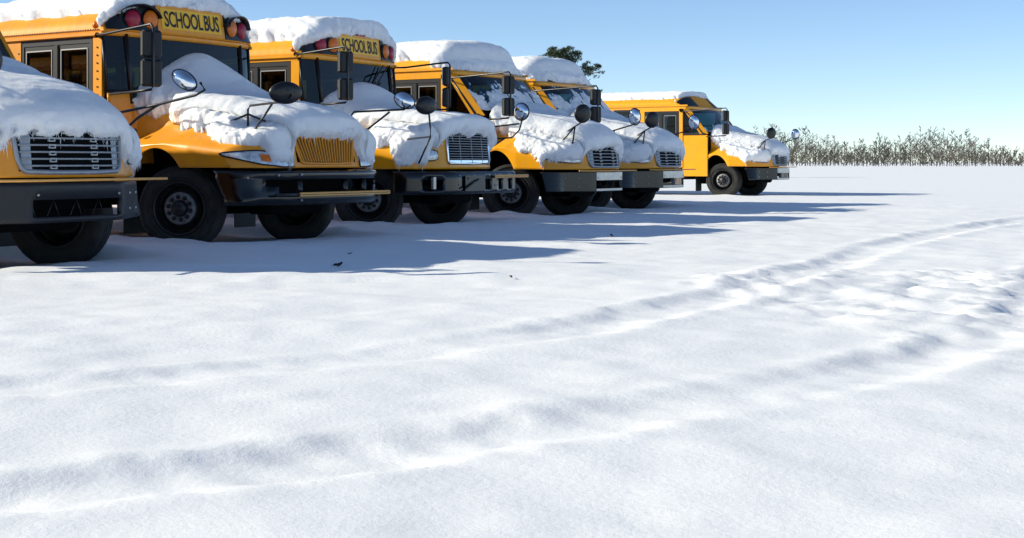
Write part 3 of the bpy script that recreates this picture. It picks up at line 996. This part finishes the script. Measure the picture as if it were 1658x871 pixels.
        arm = MB(); arm.box((1.37, .42, .815), (1.40, 1.62, .865), .008); ao = arm.build('crossing_arm', M['armyel'], bus)
        q = MB(); q.box((1.401, .43, .836), (1.405, 1.60, .844)); q.build('arm_groove', M['black'], ao)
    # ---- underbody
    u = MB()
    u.box((-1.0, -.82, .62), (1.05, .82, 1.25)); u.box((-9.3, -.5, .55), (1.0, -.35, .8)); u.box((-9.3, .35, .55), (1.0, .5, .8))
    u.box((-9.5, -1.38, .52), (-1.1, 1.38, .60)); u.tube([(0, -1.0, .48), (0, 1.0, .48)], .08, 10); u.tube([(-6.4, -1.0, .5), (-6.4, 1.0, .5)], .11, 10)
    u.lathe([(0, -.2), (.2, -.16), (.24, 0), (.2, .16), (0, .2)], 16, 'y', (-6.4, 0, .5))
    u.box((.55, -.6, .42), (.95, .5, .66), .05); u.box((-1.1, -.7, .38), (-.7, -.2, .64), .04)
    u.build('chassis', M['dark'], bus)
    fl = MB(); fl.box((LEN, -1.38, .98), (-1.15 - cs, 1.38, 1.04)); fl.build('cabin_floor', M['inside'], bus)
    for s in (-1, 1):
        q = MB(); q.box((-.86, s * .85, .16), (-.845, s * 1.30, .75)); q.build('mudflap', M['rubber'], bus)
    q = MB(); q.box((-1.25 - cs, -1.3, 1.04), (-.98 - cs, 1.3, 1.72), .04); q.build('dashboard', M['inside'], bus)
    for k in range(8):
        for s in (-1, 1):
            link('seat', SEAT, bus, (-3.2 - k * .78, s * .86, 1.04))
    link('seat', SEAT, bus, (-1.95 - cs, .80, 1.10))
    q = MB(); q.lathe([(.21, -.012), (.225, 0), (.21, .012), (.195, 0), (.21, -.012)], 24, 'x'); q.tube([(0, -.2, 0), (0, .2, 0)], .012, 6); q.tube([(0, 0, 0), (.22, 0, -.1)], .03, 8); q.build('steering_wheel', M['black'], bus, (-1.36 - cs, .8, 1.86), (0, -.5, 0))
    # ---- wheels
    st = math.radians(opts.get('steer', 26))
    wheel(bus, 0, -1, st); wheel(bus, 0, 1, st, False)
    wheel(bus, -6.4, -1, 0, False); wheel(bus, -6.4, 1, 0, False)
    # ---- side mirrors on tubular arms
    def side_mirror(s, cx, cy, ztop, zbot):
        ax = apost - .02
        root = MB()
        pole = [(ax, s * (hw + .03), ztop - .03), (ax + .2, s * (hw + .1), ztop - .03), (cx - .18, s * (cy - .04), ztop + .02), (cx - .02, s * cy, ztop + .03), (cx + .02, s * cy, ztop - .02), (cx + .02, s * cy, zbot + .03), (cx - .02, s * cy, zbot - .01), (cx - .3, s * (cy - .07), zbot - .02), (-.95 if model != 'chrome' else -.45 - cs, s * (hw + .0), zbot - .03)]
        root.tube(pole, .016, 8); root.lathe([(.035, 0), (.035, .05), (0, .055)], 10, 'y', (ax, s * hw - (.05 if s < 0 else 0), ztop - .03))
        r = root.build('mirror_arm', M['black'], bus)
        for zc in (ztop - .21, zbot + .19):
            m_ = MB(); m_.box((-.055, -.135, -.165), (.045, .135, .165), .028)
            mo = m_.build('mirror_housing', M['rubber'], r, (cx - .03, s * (cy - .02) + s * .0, zc), (0, 0, s * math.radians(opts.get('mirr', -16)) * -1))
            g = MB(); g.box((-.060, -.115, -.145), (-.0555, .115, .145)); g.build('mirror_glass', M['mirror'], mo)
    mp = opts['smirror']
    side_mirror(-1, *mp)
    if opts.get('far_mirror'): side_mirror(1, *opts['far_mirror'])
    # ---- oval crossview mirrors on the hood corners
    def oval(s, c, rx, rz, yaw, pitch, legs, roll=0.0):
        root = MB()
        for lg in legs: root.tube(lg, .014, 7)
        r = root.build('crossview_mirror_arm', M['black'], bus)
        sh = MB(); n = 28
        rings = [(1.0, .0), (1.02, .012), (.98, .03), (.8, .055), (.5, .072), (.0, .08)]
        vs = []; fs = []
        for (q, h) in rings:
            for k in range(n):
                t = 2 * math.pi * k / n; vs.append((h, rx * q * math.cos(t), rz * q * math.sin(t)))
        for i in range(len(rings) - 1):
            for k in range(n): fs.append((i * n + k, i * n + (k + 1) % n, (i + 1) * n + (k + 1) % n, (i + 1) * n + k))
        sh.add(vs, fs, True)
        for (dy, dz) in ((-.05, -.03), (.05, -.03), (.0, .04), (.09, .02), (-.09, .01)):
            sh.lathe([(.007, .07), (.007, .078), (0, .08)], 6, 'x', (0, dy, dz))
        mo = sh.build('mirror_shell', M['black'], r, c, (roll, pitch, yaw))
        g = MB(); vs = []; fs = []
        for (q, h) in [(.93, .004), (.93, -.004), (.85, -.018), (.6, -.038), (.3, -.05), (0, -.053)]:
            for k in range(n):
                t = 2 * math.pi * k / n; vs.append((h, rx * q * math.cos(t), rz * q * math.sin(t)))
        for i in range(5):
            for k in range(n): fs.append((i * n + k, i * n + (k + 1) % n, (i + 1) * n + (k + 1) % n, (i + 1) * n + k))
        g.add(vs, fs, True); g.build('convex_glass', M['mirror'], mo)
    for args in opts['ovals']: oval(*args)
    if model == 'slat':
        for s in (-1, 1):
            q = MB(); q.box((.93, s * 1.02, 1.25), (1.06, s * 1.14, 1.40), .02); q.build('mirror_bracket', M['black'], bus)
            q = MB(); q.lathe([(.035, 0), (.04, .03), (.02, .05), (0, .055)], 10, 'y'); q.build('hood_latch', M['black'], bus, (-.62, s * 1.33, 1.45), (0, 0, 0 if s > 0 else math.pi))
    return bus, hd, rd, W


# ------------------------------------------------------------------ the buses
def snow_on_bus(bus, hd, rd, W, who, hood_vl, hood_sl, hood_th, roof_vl, roof_sl, roof_th, seed, fr_th=.10, fringe=None, ws=None, roof_fr=.13):
    def hcov(U, V, X, Y, Z):
        near = np.interp(U, hood_vl[0], hood_vl[1]); far = np.interp(U, hood_vl[0], np.maximum(hood_vl[1], .55))
        t = (np.where(V < 0, near, far) - np.abs(V)) * 1.6
        f = (np.interp(Y, hood_sl[0], hood_sl[1]) - (U - 1)) * .42
        return np.where(U <= 1, t, np.minimum(t, f))
    def hth(U, V, X, Y, Z):
        b = hood_th(X, Y)
        return np.where(U <= 1, b, b * (1 - np.clip((U - 1) * 2.2, 0, 1)) + fr_th * np.clip((U - 1) * 2.2, 0, 1)) * (1 - .45 * sstep(.42, .75, np.abs(V)))
    o, data = snow_layer('hood_snow', hd, hcov, hth, bus, 'snow blanket draped over the hood of ' + who, seed, 2, 4)
    if fringe:
        icicles(data, o, fringe, seed + 5, lambda U, V, Q: (U > 1.0))
    def rcov(U, V, X, Y, Z):
        t = (roof_vl + .03 * fbm(X * 1.5, X * 0 + 3, 3, seed) - np.abs(V)) * 1.9
        f = (np.interp(Y, roof_sl[0], roof_sl[1]) - (U - 1)) * .42
        return np.where(U <= 1, t, np.minimum(t + .5, f))
    def rth(U, V, X, Y, Z):
        b = roof_th + .03 * fbm(X * .8, Y * .8, 2, seed + 2)
        return np.where(U <= 1, b, b + (roof_fr - b) * np.clip((U - 1) * 2, 0, 1)) * (1 - .35 * sstep(.4, .75, np.abs(V)))
    o2, d2 = snow_layer('roof_snow', rd, rcov, rth, bus, 'thick snow lying on the roof of ' + who, seed + 30, 2, 3, edge=.16)
    if ws:
        n, m = 40, 90
        t = np.linspace(0, 8, n); i = np.minimum(t.astype(int), 7); f = (t - i)[:, None, None]
        A = W[i] * (1 - f) + W[i + 1] * f
        t = np.linspace(0, 20, m); j = np.minimum(t.astype(int), 19); f = (t - j)[None, :, None]
        A = A[:, j] * (1 - f) + A[:, j + 1] * f
        Y, Z = A[..., 1], A[..., 2]
        h = (Z - Z.min()) / (Z.max() - Z.min())
        c = ws(Y, h) + .30 * fbm(Y * 4, Z * 4, 4, seed + 50) + .16 * fbm(Y * 14, Z * 14, 3, seed + 51)
        th = .05 * np.sqrt(np.clip(c / .25, 0, 1)) + .012 * fbm(Y * 15, Z * 15, 3, seed + 52)
        Q = A.copy(); Q[..., 0] += np.where(c > 0, np.maximum(th, .006), -.01); Q[..., 2] += np.where(c > 0, .3 * th, 0)
        keep = (c[:-1, :-1] > -.04) | (c[1:, 1:] > -.04)
        mb = MB(); mb.grid(Q, keep); o3 = mb.build('windscreen_snow', M['snow'])
        o3.location = bus.location; o3.rotation_euler = bus.rotation_euler
        tag(o3, 'snow clinging to the windscreen of ' + who, 'snow', 'snow blankets on the buses')


def chrome_ovals(near=True, far=True, yaw_f=1.75):
    r = []
    if near:
        c = (1.46, -1.12, 1.94)
        r.append((-1, c, .17, .17, -.55, .1, [[(1.50, -1.14, 1.86), (1.47, -1.10, 1.80), (1.22, -.93, 1.72), (.98, -.85, 1.60)], [(1.22, -.93, 1.72), (.98, -1.02, 1.42)], [(1.22, -.93, 1.72), (1.20, -.99, 1.40)]]))
    if far:
        c = (1.46, 1.12, 1.94)
        r.append((1, c, .12, .17, yaw_f, -.1, [[(1.46, 1.12, 1.80), (1.40, 1.05, 1.77), (1.15, .88, 1.68), (.85, .76, 1.58)], [(1.15, .88, 1.68), (1.0, .92, 1.44)], [(1.15, .88, 1.68), (1.1, .80, 1.42)]]))
    return r


BUSES = {}
# leftmost bus
BUSES[1] = make_bus('chrome', (-3.60, 13.88), 36, 'yellow school bus cut off by the left edge, grey barred grille filling its nose', dict(
    paint=M['yellow'], sign=True, cab=.36, smirror=(-.06, 1.70, 2.66, 1.87), bmat=M['bumper_matte'],
    ovals=[(1, (1.80, 1.05, 1.86), .145, .085, 2.0, .1, [[(1.98, 1.08, 1.83), (2.02, 1.10, 1.76), (1.92, 1.08, 1.71), (1.5, 1.02, 1.63), (.85, .88, 1.52)], [(1.5, 1.02, 1.63), (1.28, .95, 1.50), (.92, 1.0, 1.30)]], .6),
           chrome_ovals(True, False)[0]]))
BUSES[2] = make_bus('slat', (-1.308, 18.46), 36, 'yellow school bus with an all-yellow slatted grille and a visored SCHOOL BUS sign', dict(
    rivets=True, smirror=(.02, 1.70, 2.70, 1.95), steer=27,
    ovals=[(-1, (1.70, -1.25, 1.87), .205, .13, -.50, .15, [[(1.78, -1.25, 1.85), (1.80, -1.26, 1.80), (1.70, -1.24, 1.77), (1.05, -1.10, 1.74), (1.0, -1.08, 1.70), (1.0, -1.08, 1.30)], [(1.45, -1.18, 1.75), (1.0, -1.08, 1.33)], [(.75, -1.1, 1.56), (1.0, -1.08, 1.64), (1.25, -1.06, 1.55)]]),
           (1, (1.70, 1.25, 1.87), .15, .105, 2.0, .1, [[(1.80, 1.25, 1.80), (1.70, 1.24, 1.75), (1.0, 1.10, 1.73), (.95, 1.08, 1.66)], [(1.5, 1.2, 1.72), (1.02, 1.12, 1.38)]], .5)]))
BUSES[3] = make_bus('square', (1.02, 22.9), 33, 'yellow school bus with a square chrome grille and a battered black channel bumper', dict(
    smirror=(-.04, 1.70, 2.79, 1.98), far_mirror=(-.1, 1.62, 2.74, 1.98), wipers_up=True, visors=False, idlamps=True, steer=27,
    ovals=[(-1, (1.27, -1.60, 1.90), .20, .135, -.35, .05, [[(1.32, -1.6, 1.86), (1.34, -1.58, 1.60), (1.30, -1.5, 1.44), (.62, -1.25, 1.40)], [(1.30, -1.5, 1.44), (1.02, -1.36, 1.05)]]),
           (1, (1.27, 1.60, 1.90), .15, .15, 1.45, .0, [[(1.30, 1.58, 1.78), (1.28, 1.52, 1.60), (1.2, 1.4, 1.47), (.6, 1.15, 1.42)], [(1.29, 1.5, 1.70), (.7, 1.12, 1.62)], [(1.1, 1.35, 1.46), (.85, 1.25, 1.28)]])]))
BUSES[4] = make_bus('chrome', (3.80, 27.4), 36, 'snow-plastered yellow school bus with raked windscreen, nearer of the two look-alikes right of centre', dict(
    sign=False, visors=False, smirror=(.29, 1.70, 2.68, 1.88), ovals=chrome_ovals(), steer=27))
BUSES[5] = make_bus('chrome', (5.86, 31.1), 36, 'snow-plastered yellow school bus with raked windscreen, farther of the two look-alikes right of centre', dict(
    sign=False, visors=False, smirror=(.50, 1.70, 2.62, 1.86), ovals=chrome_ovals(), steer=27))
BUSES[6] = make_bus('chrome', (12.45, 44.8), 36, 'yellow school bus farthest away at the right, seen from its door side', dict(
    sign=False, visors=False, smirror=(.29, 1.70, 2.68, 1.88), ovals=chrome_ovals(), steer=6))

Y4 = [-2, 2]
g = lambda a, b: np.exp(-(a / b) ** 2)
snow_on_bus(*BUSES[1], 'the leftmost bus', ([0, .3, .6, .85, 1, 2], [.42, .5, .6, .8, 1.2, 1.2]), ([-1.4, -.72, -.66, .66, .74, 1.0, 1.4], [.34, .34, .31, .31, .6, .68, .65]),
            lambda X, Y: .12 + .04 * g(X + .45, .5), .66, (Y4, [.3, .3]), .20, 101, fr_th=.12, fringe=420)
snow_on_bus(*BUSES[2], 'the slat-grilled bus', ([0, .25, .45, .6, .75, .88, 1, 2], [.31, .31, .50, .58, .61, .64, .68, .68]), ([-1.4, -1.10, -1.02, -.80, -.70, -.64, .62, .70, 1.0, 1.4], [-.2, .0, .8, .9, .7, .16, .14, .7, .95, .95]),
            lambda X, Y: .20 + .46 * g(X + .95, .60) * g(Y - .15, .80), .655, ([-2, -.6, -.3, .3, .7, 2], [.2, .16, .10, .12, .2, .3]), .19, 202, fringe=260)
snow_on_bus(*BUSES[3], 'the square-grilled bus', ([0, .25, .45, .6, .75, .88, 1, 2], [.40, .42, .40, .62, .76, .7, .8, .8]), ([-1.4, -1.05, -.95, -.75, -.68, .66, .8, 1.4], [.9, .85, .4, .2, .14, .14, .3, .4]),
            lambda X, Y: .20 + .42 * g(X + .95, .5) * g(Y - .1, .9), .68, ([-2, -.7, -.5, .5, .8, 2], [.45, .3, .12, .08, .25, .5]), .29, 303, fringe=60)
for k, who, sd in ((4, 'the nearer raked-windscreen bus', 404), (5, 'the farther raked-windscreen bus', 505), (6, 'the farthest bus', 606)):
    snow_on_bus(*BUSES[k], who, ([0, .2, .4, .55, .7, .85, 1, 2], [.44, .54, .64, .72, .76, .80, .9, .9]), ([-1.4, -1.2, -.85, -.72, -.66, .64, .74, 1.4], [.35, .55, .55, .42, .32, .30, .55, .6]),
                lambda X, Y: .15 + .08 * g(X + .45, .4), .70 if k < 6 else .64, (Y4, [.88, .88] if k < 6 else [.05, .05]), .29 if k == 4 else (.23 if k == 5 else .15), sd, fr_th=.12, fringe=120,
                ws=(lambda Y, h: .16 - .55 * (h - .35) + .1 * Y) if k < 6 else (lambda Y, h: .05 - .7 * h))


# ------------------------------------------------------------------ snow-covered ground
def axis(lo, hi, step, far_lo, far_hi, gr=1.18):
    a = list(np.arange(lo, hi, step)); s = step
    x = a[-1]
    while x < far_hi: s *= gr; x += s; a.append(x)
    x = a[0]; s = step; b = []
    while x > far_lo: s *= gr; x -= s; b.append(x)
    return np.array(b[::-1] + a)


gx = axis(-7.5, 17, .06, -5000, 5000, 1.16)
gy = axis(2.6, 34, .06, -400, 8000, 1.16)
GX, GY = np.meshgrid(gx, gy, indexing='ij')
HZ = .13 + .045 * fbm(GX * .28, GY * .28, 3, 1) + .02 * fbm(GX * 1.1, GY * 1.1, 3, 2) + .009 * fbm(GX * 4.2, GY * 4.2, 3, 4)
near = sstep(60, 25, np.hypot(GX, GY))
for k, (b, *_r) in BUSES.items():
    a = -b.rotation_euler[2]
    dx, dy = GX - b.location[0], GY - b.location[1]
    h = dx * math.cos(a) - dy * math.sin(a); t = dx * math.sin(a) + dy * math.cos(a)
    inside = sstep(1.55, 1.30, np.abs(t)) * sstep(1.35, .7, h) * sstep(-10.2, -9.4, h)
    low = .02 + .03 * fbm(GX * 1.8, GY * 1.8, 4, 9 + k)
    HZ = HZ * (1 - inside) + low * inside
    ridge = np.exp(-((np.abs(t) - 1.62) / .16) ** 2) * sstep(.9, .3, h) * sstep(-10, -9, h)
    HZ = HZ + ridge * (.04 + .05 * fbm(GX * 2.3, GY * 2.3, 3, 31 + k))
    for yy in (-1.13, 1.13):
        HZ = HZ + .05 * np.exp(-(((h - .62) / .22) ** 2 + ((t - yy) / .3) ** 2)) * (1 + fbm(GX * 5, GY * 5, 3, 3))
# churned snow towards the lower right and a few shallow wheel tracks
ch = sstep(.15, .75, fbm(GX * .22, GY * .22, 3, 77) + 1.2 * sstep(1.8, 3.4, GX) * sstep(13.5, 10.5, GY) - .25 * sstep(6, 3, GX))
ch = ch * sstep(14.5, 12, GY) * sstep(1.2, 3.2, GX) * sstep(14, 8, GX)
HZ = HZ + ch * (.05 * fbm(GX * 3.2, GY * 3.2, 4, 55) + .025 * fbm(GX * 9, GY * 9, 3, 56))
path = resample(np.array([(-4.0, 3.6), (-1.2, 4.9), (1.2, 6.6), (3.2, 9.0), (5.2, 12.4), (8.2, 17.5), (13, 24), (22, 34)]), 90)
for off, seed in ((-.95, 1), (.95, 2)):
    tn = np.gradient(path, axis=0); tn /= np.linalg.norm(tn, axis=1, keepdims=True)
    pp = path + np.stack([-tn[:, 1], tn[:, 0]], 1) * off
    sel = (np.abs(GX) < 30) & (GY < 40) & (GY > 0)
    gxs, gys = GX[sel], GY[sel]
    best = np.full(gxs.shape, 9.0); al = np.zeros(gxs.shape)
    acc = 0.0
    for i in range(len(pp) - 1):
        a_, b_ = pp[i], pp[i + 1]; d_ = b_ - a_; L_ = np.hypot(*d_)
        t_ = np.clip(((gxs - a_[0]) * d_[0] + (gys - a_[1]) * d_[1]) / L_ ** 2, 0, 1)
        ds = np.hypot(gxs - a_[0] - d_[0] * t_, gys - a_[1] - d_[1] * t_)
        up_ = ds < best; best = np.where(up_, ds, best); al = np.where(up_, acc + t_ * L_, al); acc += L_
    wob = best + .05 * fbm(gxs * 1.4, gys * 1.4, 3, 60 + seed)
    dip = -.030 * sstep(.30, .08, wob) * (1 + .10 * np.sin(al * 26)) + .012 * np.exp(-((wob - .32) / .11) ** 2) * (1 + 1.0 * fbm(gxs * 3, gys * 3, 3, 70 + seed))
    dip = dip + (.022 * fbm(gxs * 7, gys * 7, 3, 90 + seed) + .012 * fbm(gxs * 15, gys * 15, 2, 95 + seed)) * np.exp(-((wob - .22) / .16) ** 2)
    dip = dip * (.75 + .5 * fbm(gxs * .5, gys * .5, 2, 80 + seed))
    HZ[sel] = HZ[sel] + dip
for (ox, oy, an) in ((-6, 11.75, -2.5), (-6, 13.0, -2.0), (8, 9.5, 14), (8, 11.2, 14)):
    d = -(GX - ox) * math.sin(math.radians(an)) + (GY - oy) * math.cos(math.radians(an))
    al = (GX - ox) * math.cos(math.radians(an))
    HZ = HZ - .022 * np.exp(-(d / .13) ** 2) * sstep(-1, 2, al) * sstep(9, 5, al) + .012 * np.exp(-((np.abs(d) - .24) / .08) ** 2) * sstep(-1, 2, al) * sstep(9, 5, al)
HZ = HZ * np.maximum(near, .25)
mb = MB()
nx, ny = GX.shape
me = bpy.data.meshes.new('snow_ground')
co = np.stack([GX, GY, HZ], -1).reshape(-1, 3)
ii, jj = np.meshgrid(np.arange(nx - 1), np.arange(ny - 1), indexing='ij')
q = (ii * ny + jj).ravel()
F = np.stack([q, q + ny, q + ny + 1, q + 1], -1)
me.vertices.add(len(co)); me.vertices.foreach_set('co', co.ravel())
me.loops.add(F.size); me.loops.foreach_set('vertex_index', F.ravel())
me.polygons.add(len(F)); me.polygons.foreach_set('loop_start', np.arange(len(F)) * 4); me.polygons.foreach_set('use_smooth', np.ones(len(F), bool))
me.update(); me.validate()
me.materials.append(M['ground'])
go = link('snow_ground', me)
go['kind'] = 'structure'
go['label'] = 'flat lot under fresh snow, churned at the lower right'


def ground_z(x, y):
    i = int(np.clip(np.searchsorted(gx, x), 1, nx - 1)); j = int(np.clip(np.searchsorted(gy, y), 1, ny - 1))
    return float(HZ[i, j])


# ------------------------------------------------------------------ pine tree and far wood
def needle_cloud(name, blobs, n_per, ln, m, parent, seed, blades=9):
    R = np.random.RandomState(seed)
    V = []; Fs = []
    for (c, r) in blobs:
        n = max(4, int(n_per * r[0] * r[1] * r[2] * 4))
        for _ in range(n):
            d = R.normal(size=3); d /= np.linalg.norm(d); d *= R.rand() ** .45
            p = np.array(c) + d * np.array(r)
            ax = d + np.array([0, 0, .5]); ax /= max(1e-6, np.linalg.norm(ax))
            for b in range(blades):
                e = ax + R.normal(size=3) * .75; e /= np.linalg.norm(e)
                w = np.cross(e, R.normal(size=3)); w /= max(1e-6, np.linalg.norm(w)); w *= ln * .085
                k = len(V)
                V += [tuple(p - w), tuple(p + w), tuple(p + e * ln * R.uniform(.6, 1.1))]
                Fs.append((k, k + 1, k + 2))
    me = bpy.data.meshes.new(name); me.from_pydata(V, [], Fs); me.update(); me.materials.append(m)
    return link(name, me, parent)


M['needle'] = mat('pine_needles', (0.075, 0.10, 0.03), 0.6, var=0.5, vscale=1.6, col2=(0.03, 0.05, 0.02))
M['bark'] = mat('pine_bark', (0.10, 0.07, 0.05), 0.9, var=0.4, vscale=5, bump=.4, bscale=12)
TZ = 95.0
tk = TZ / FPX
def tp(px, py, dz=0.0): return Vector(((px - PPX) * tk, TZ + dz, CAMH + (HORY - py) * tk))
tree = empty('pine_tree', (tp(921, 262).x, TZ, 0), 0)
tag(tree, 'lone green pine tree rising above the snowy bus roofs', 'tree')
inv = Vector(tree.location)
L = lambda px, py, dz=0: tuple(tp(px, py, dz) - inv)
t = MB(); t.tube([L(921, 295), L(922, 220), L(925, 170, .2), L(923, 140, .1), L(917, 115), L(912, 95)], [.28, .25, .2, .16, .11, .05], 10); t.build('trunk', M['bark'], tree)
br = MB()
for (a, b, c, r) in ((L(922, 138), L(940, 122, -.3), L(972, 117, -.5), .07), (L(918, 118), L(900, 104, .4), L(889, 92, .5), .06), (L(919, 120), L(930, 106, .3), L(937, 90, .2), .06), (L(924, 150), L(945, 137, .3), L(958, 127, .3), .05), (L(924, 165), L(944, 150, .2), L(952, 140, .2), .05), (L(925, 172), L(945, 160), L(972, 150, .2), .05), (L(922, 150), L(900, 140, .3), L(880, 132, .3), .05)):
    br.tube([a, b, c], [r, r * .7, r * .35], 6)
br.build('branches', M['bark'], tree)
pb = []
for (px, py, rx, ry) in ((895, 84, 10, 7), (888, 90, 6, 5), (903, 92, 8, 7), (915, 83, 8, 6), (922, 80, 7, 4), (929, 88, 7, 6), (937, 88, 5, 7), (913, 93, 9, 7), (925, 98, 8, 7), (906, 100, 9, 5), (922, 106, 7, 4), (936, 96, 4, 5),
                         (947, 108, 6, 5), (956, 113, 9, 5), (966, 108, 6, 5), (971, 106, 4, 3), (942, 116, 6, 4), (952, 120, 7, 2.5), (976, 117, 5, 2), (966, 124, 5, 1.6), (950, 103, 5, 3),
                         (947, 134, 4, 5), (951, 141, 4, 4), (944, 143, 4, 6), (974, 148, 4, 1.5), (965, 149, 6, 1.5), (880, 90, 2, 1.5), (872, 91, 3, 1.2), (900, 125, 14, 8), (925, 130, 12, 8), (910, 145, 16, 9), (940, 158, 14, 6), (915, 165, 14, 8)):
    pb.append((L(px, py, rnd.uniform(-.35, .35)), (rx * tk, rx * tk * .9, ry * tk)))
needle_cloud('crown', pb, 950, .19, M['needle'], tree, 3)

R = np.random.RandomState(8)
V = []; Fs = []
def blade(p, q, w):
    d = np.cross(q - p, np.array([.3, 1, .2])); d = d / max(1e-6, np.linalg.norm(d)) * w
    k = len(V); V.extend([tuple(p - d), tuple(p + d), tuple(q)]); Fs.append((k, k + 1, k + 2))
for i in range(1000):
    px = -500 + 2700 * (i + R.rand()) / 1000
    d = R.uniform(320, 430)
    hgt = (R.uniform(4.5, 8.0) if i % 3 else R.uniform(1.5, 4.0)) * (1 + .30 * math.sin(px * .006) + .22 * math.sin(px * .021 + 1))
    base = np.array([(px - PPX) / FPX * d, d, 0.0]); top = base + np.array([R.uniform(-.4, .4), 0, hgt])
    blade(base, top, .09)
    nb = 20
    for q in range(nb):
        f = R.uniform(.04, .95)
        p = base + (top - base) * f
        an = R.uniform(0, 6.28); ln = hgt * .34 * (1.15 - f) * R.uniform(.5, 1.1)
        e = p + np.array([math.cos(an) * ln, math.sin(an) * ln, ln * R.uniform(.5, 1.3)])
        blade(p, e, .07)
        for z in range(5):
            m_ = p + (e - p) * R.uniform(.25, 1)
            blade(m_, m_ + R.normal(size=3) * ln * .3 + np.array([0, 0, ln * .25]), .06)
me = bpy.data.meshes.new('far_wood'); me.from_pydata(V, [], Fs); me.update()
M['wood'] = mat('bare_twigs', (0.13, 0.105, 0.085), 0.9, var=0.45, vscale=.05, col2=(0.06, 0.06, 0.045))
me.materials.append(M['wood'])
wo = link('far_wood', me)
tag(wo, 'low bare wood along the horizon beyond the lot', 'wood', None, 'stuff')

# ------------------------------------------------------------------ dead leaves on the snow
M['leaf'] = mat('dead_leaf', (0.035, 0.025, 0.02), 0.8)
def leaf(px, py, size, label, seed, name='dead_leaf'):
    R = random.Random(seed)
    Y = FPX * (CAMH - .14) / (py - HORY); X = (px - PPX) / FPX * Y
    b = MB(); n = 6
    top = []; bot = []
    for k in range(n + 1):
        f = k / n - .5
        w = size * .32 * math.cos(f * 2.9)
        z = size * (.55 * f * f + .12 * R.random()) + .008
        top.append((f * size, w, z + size * .10)); bot.append((f * size, -w * .8, z))
    b.grid(np.array([bot, [((p[0] + q[0]) / 2, 0, (p[2] + q[2]) / 2 - size * .08) for p, q in zip(top, bot)], top]))
    b.tube([bot[0], (-size * .75, 0, size * .35)], size * .02, 5)
    o = b.build(name, M['leaf'], None, (X, Y, ground_z(X, Y) + .004), (R.uniform(-.5, .5), R.uniform(-.3, .3), R.uniform(0, 6)))
    solidify(o, .003)
    tag(o, label, 'leaf', 'dead leaves on the snow')
leaf(548, 428, .085, 'larger curled dark leaf lying in the big bus shadow', 1)
leaf(566, 409, .05, 'small dark leaf behind the larger curled one', 2)
leaf(990, 383, .09, 'dark leaf at the lit edge of the shadow toward the right', 3)
leaf(827, 448, .05, 'small dark fleck of leaf on sunlit snow below the shadow tip', 4)
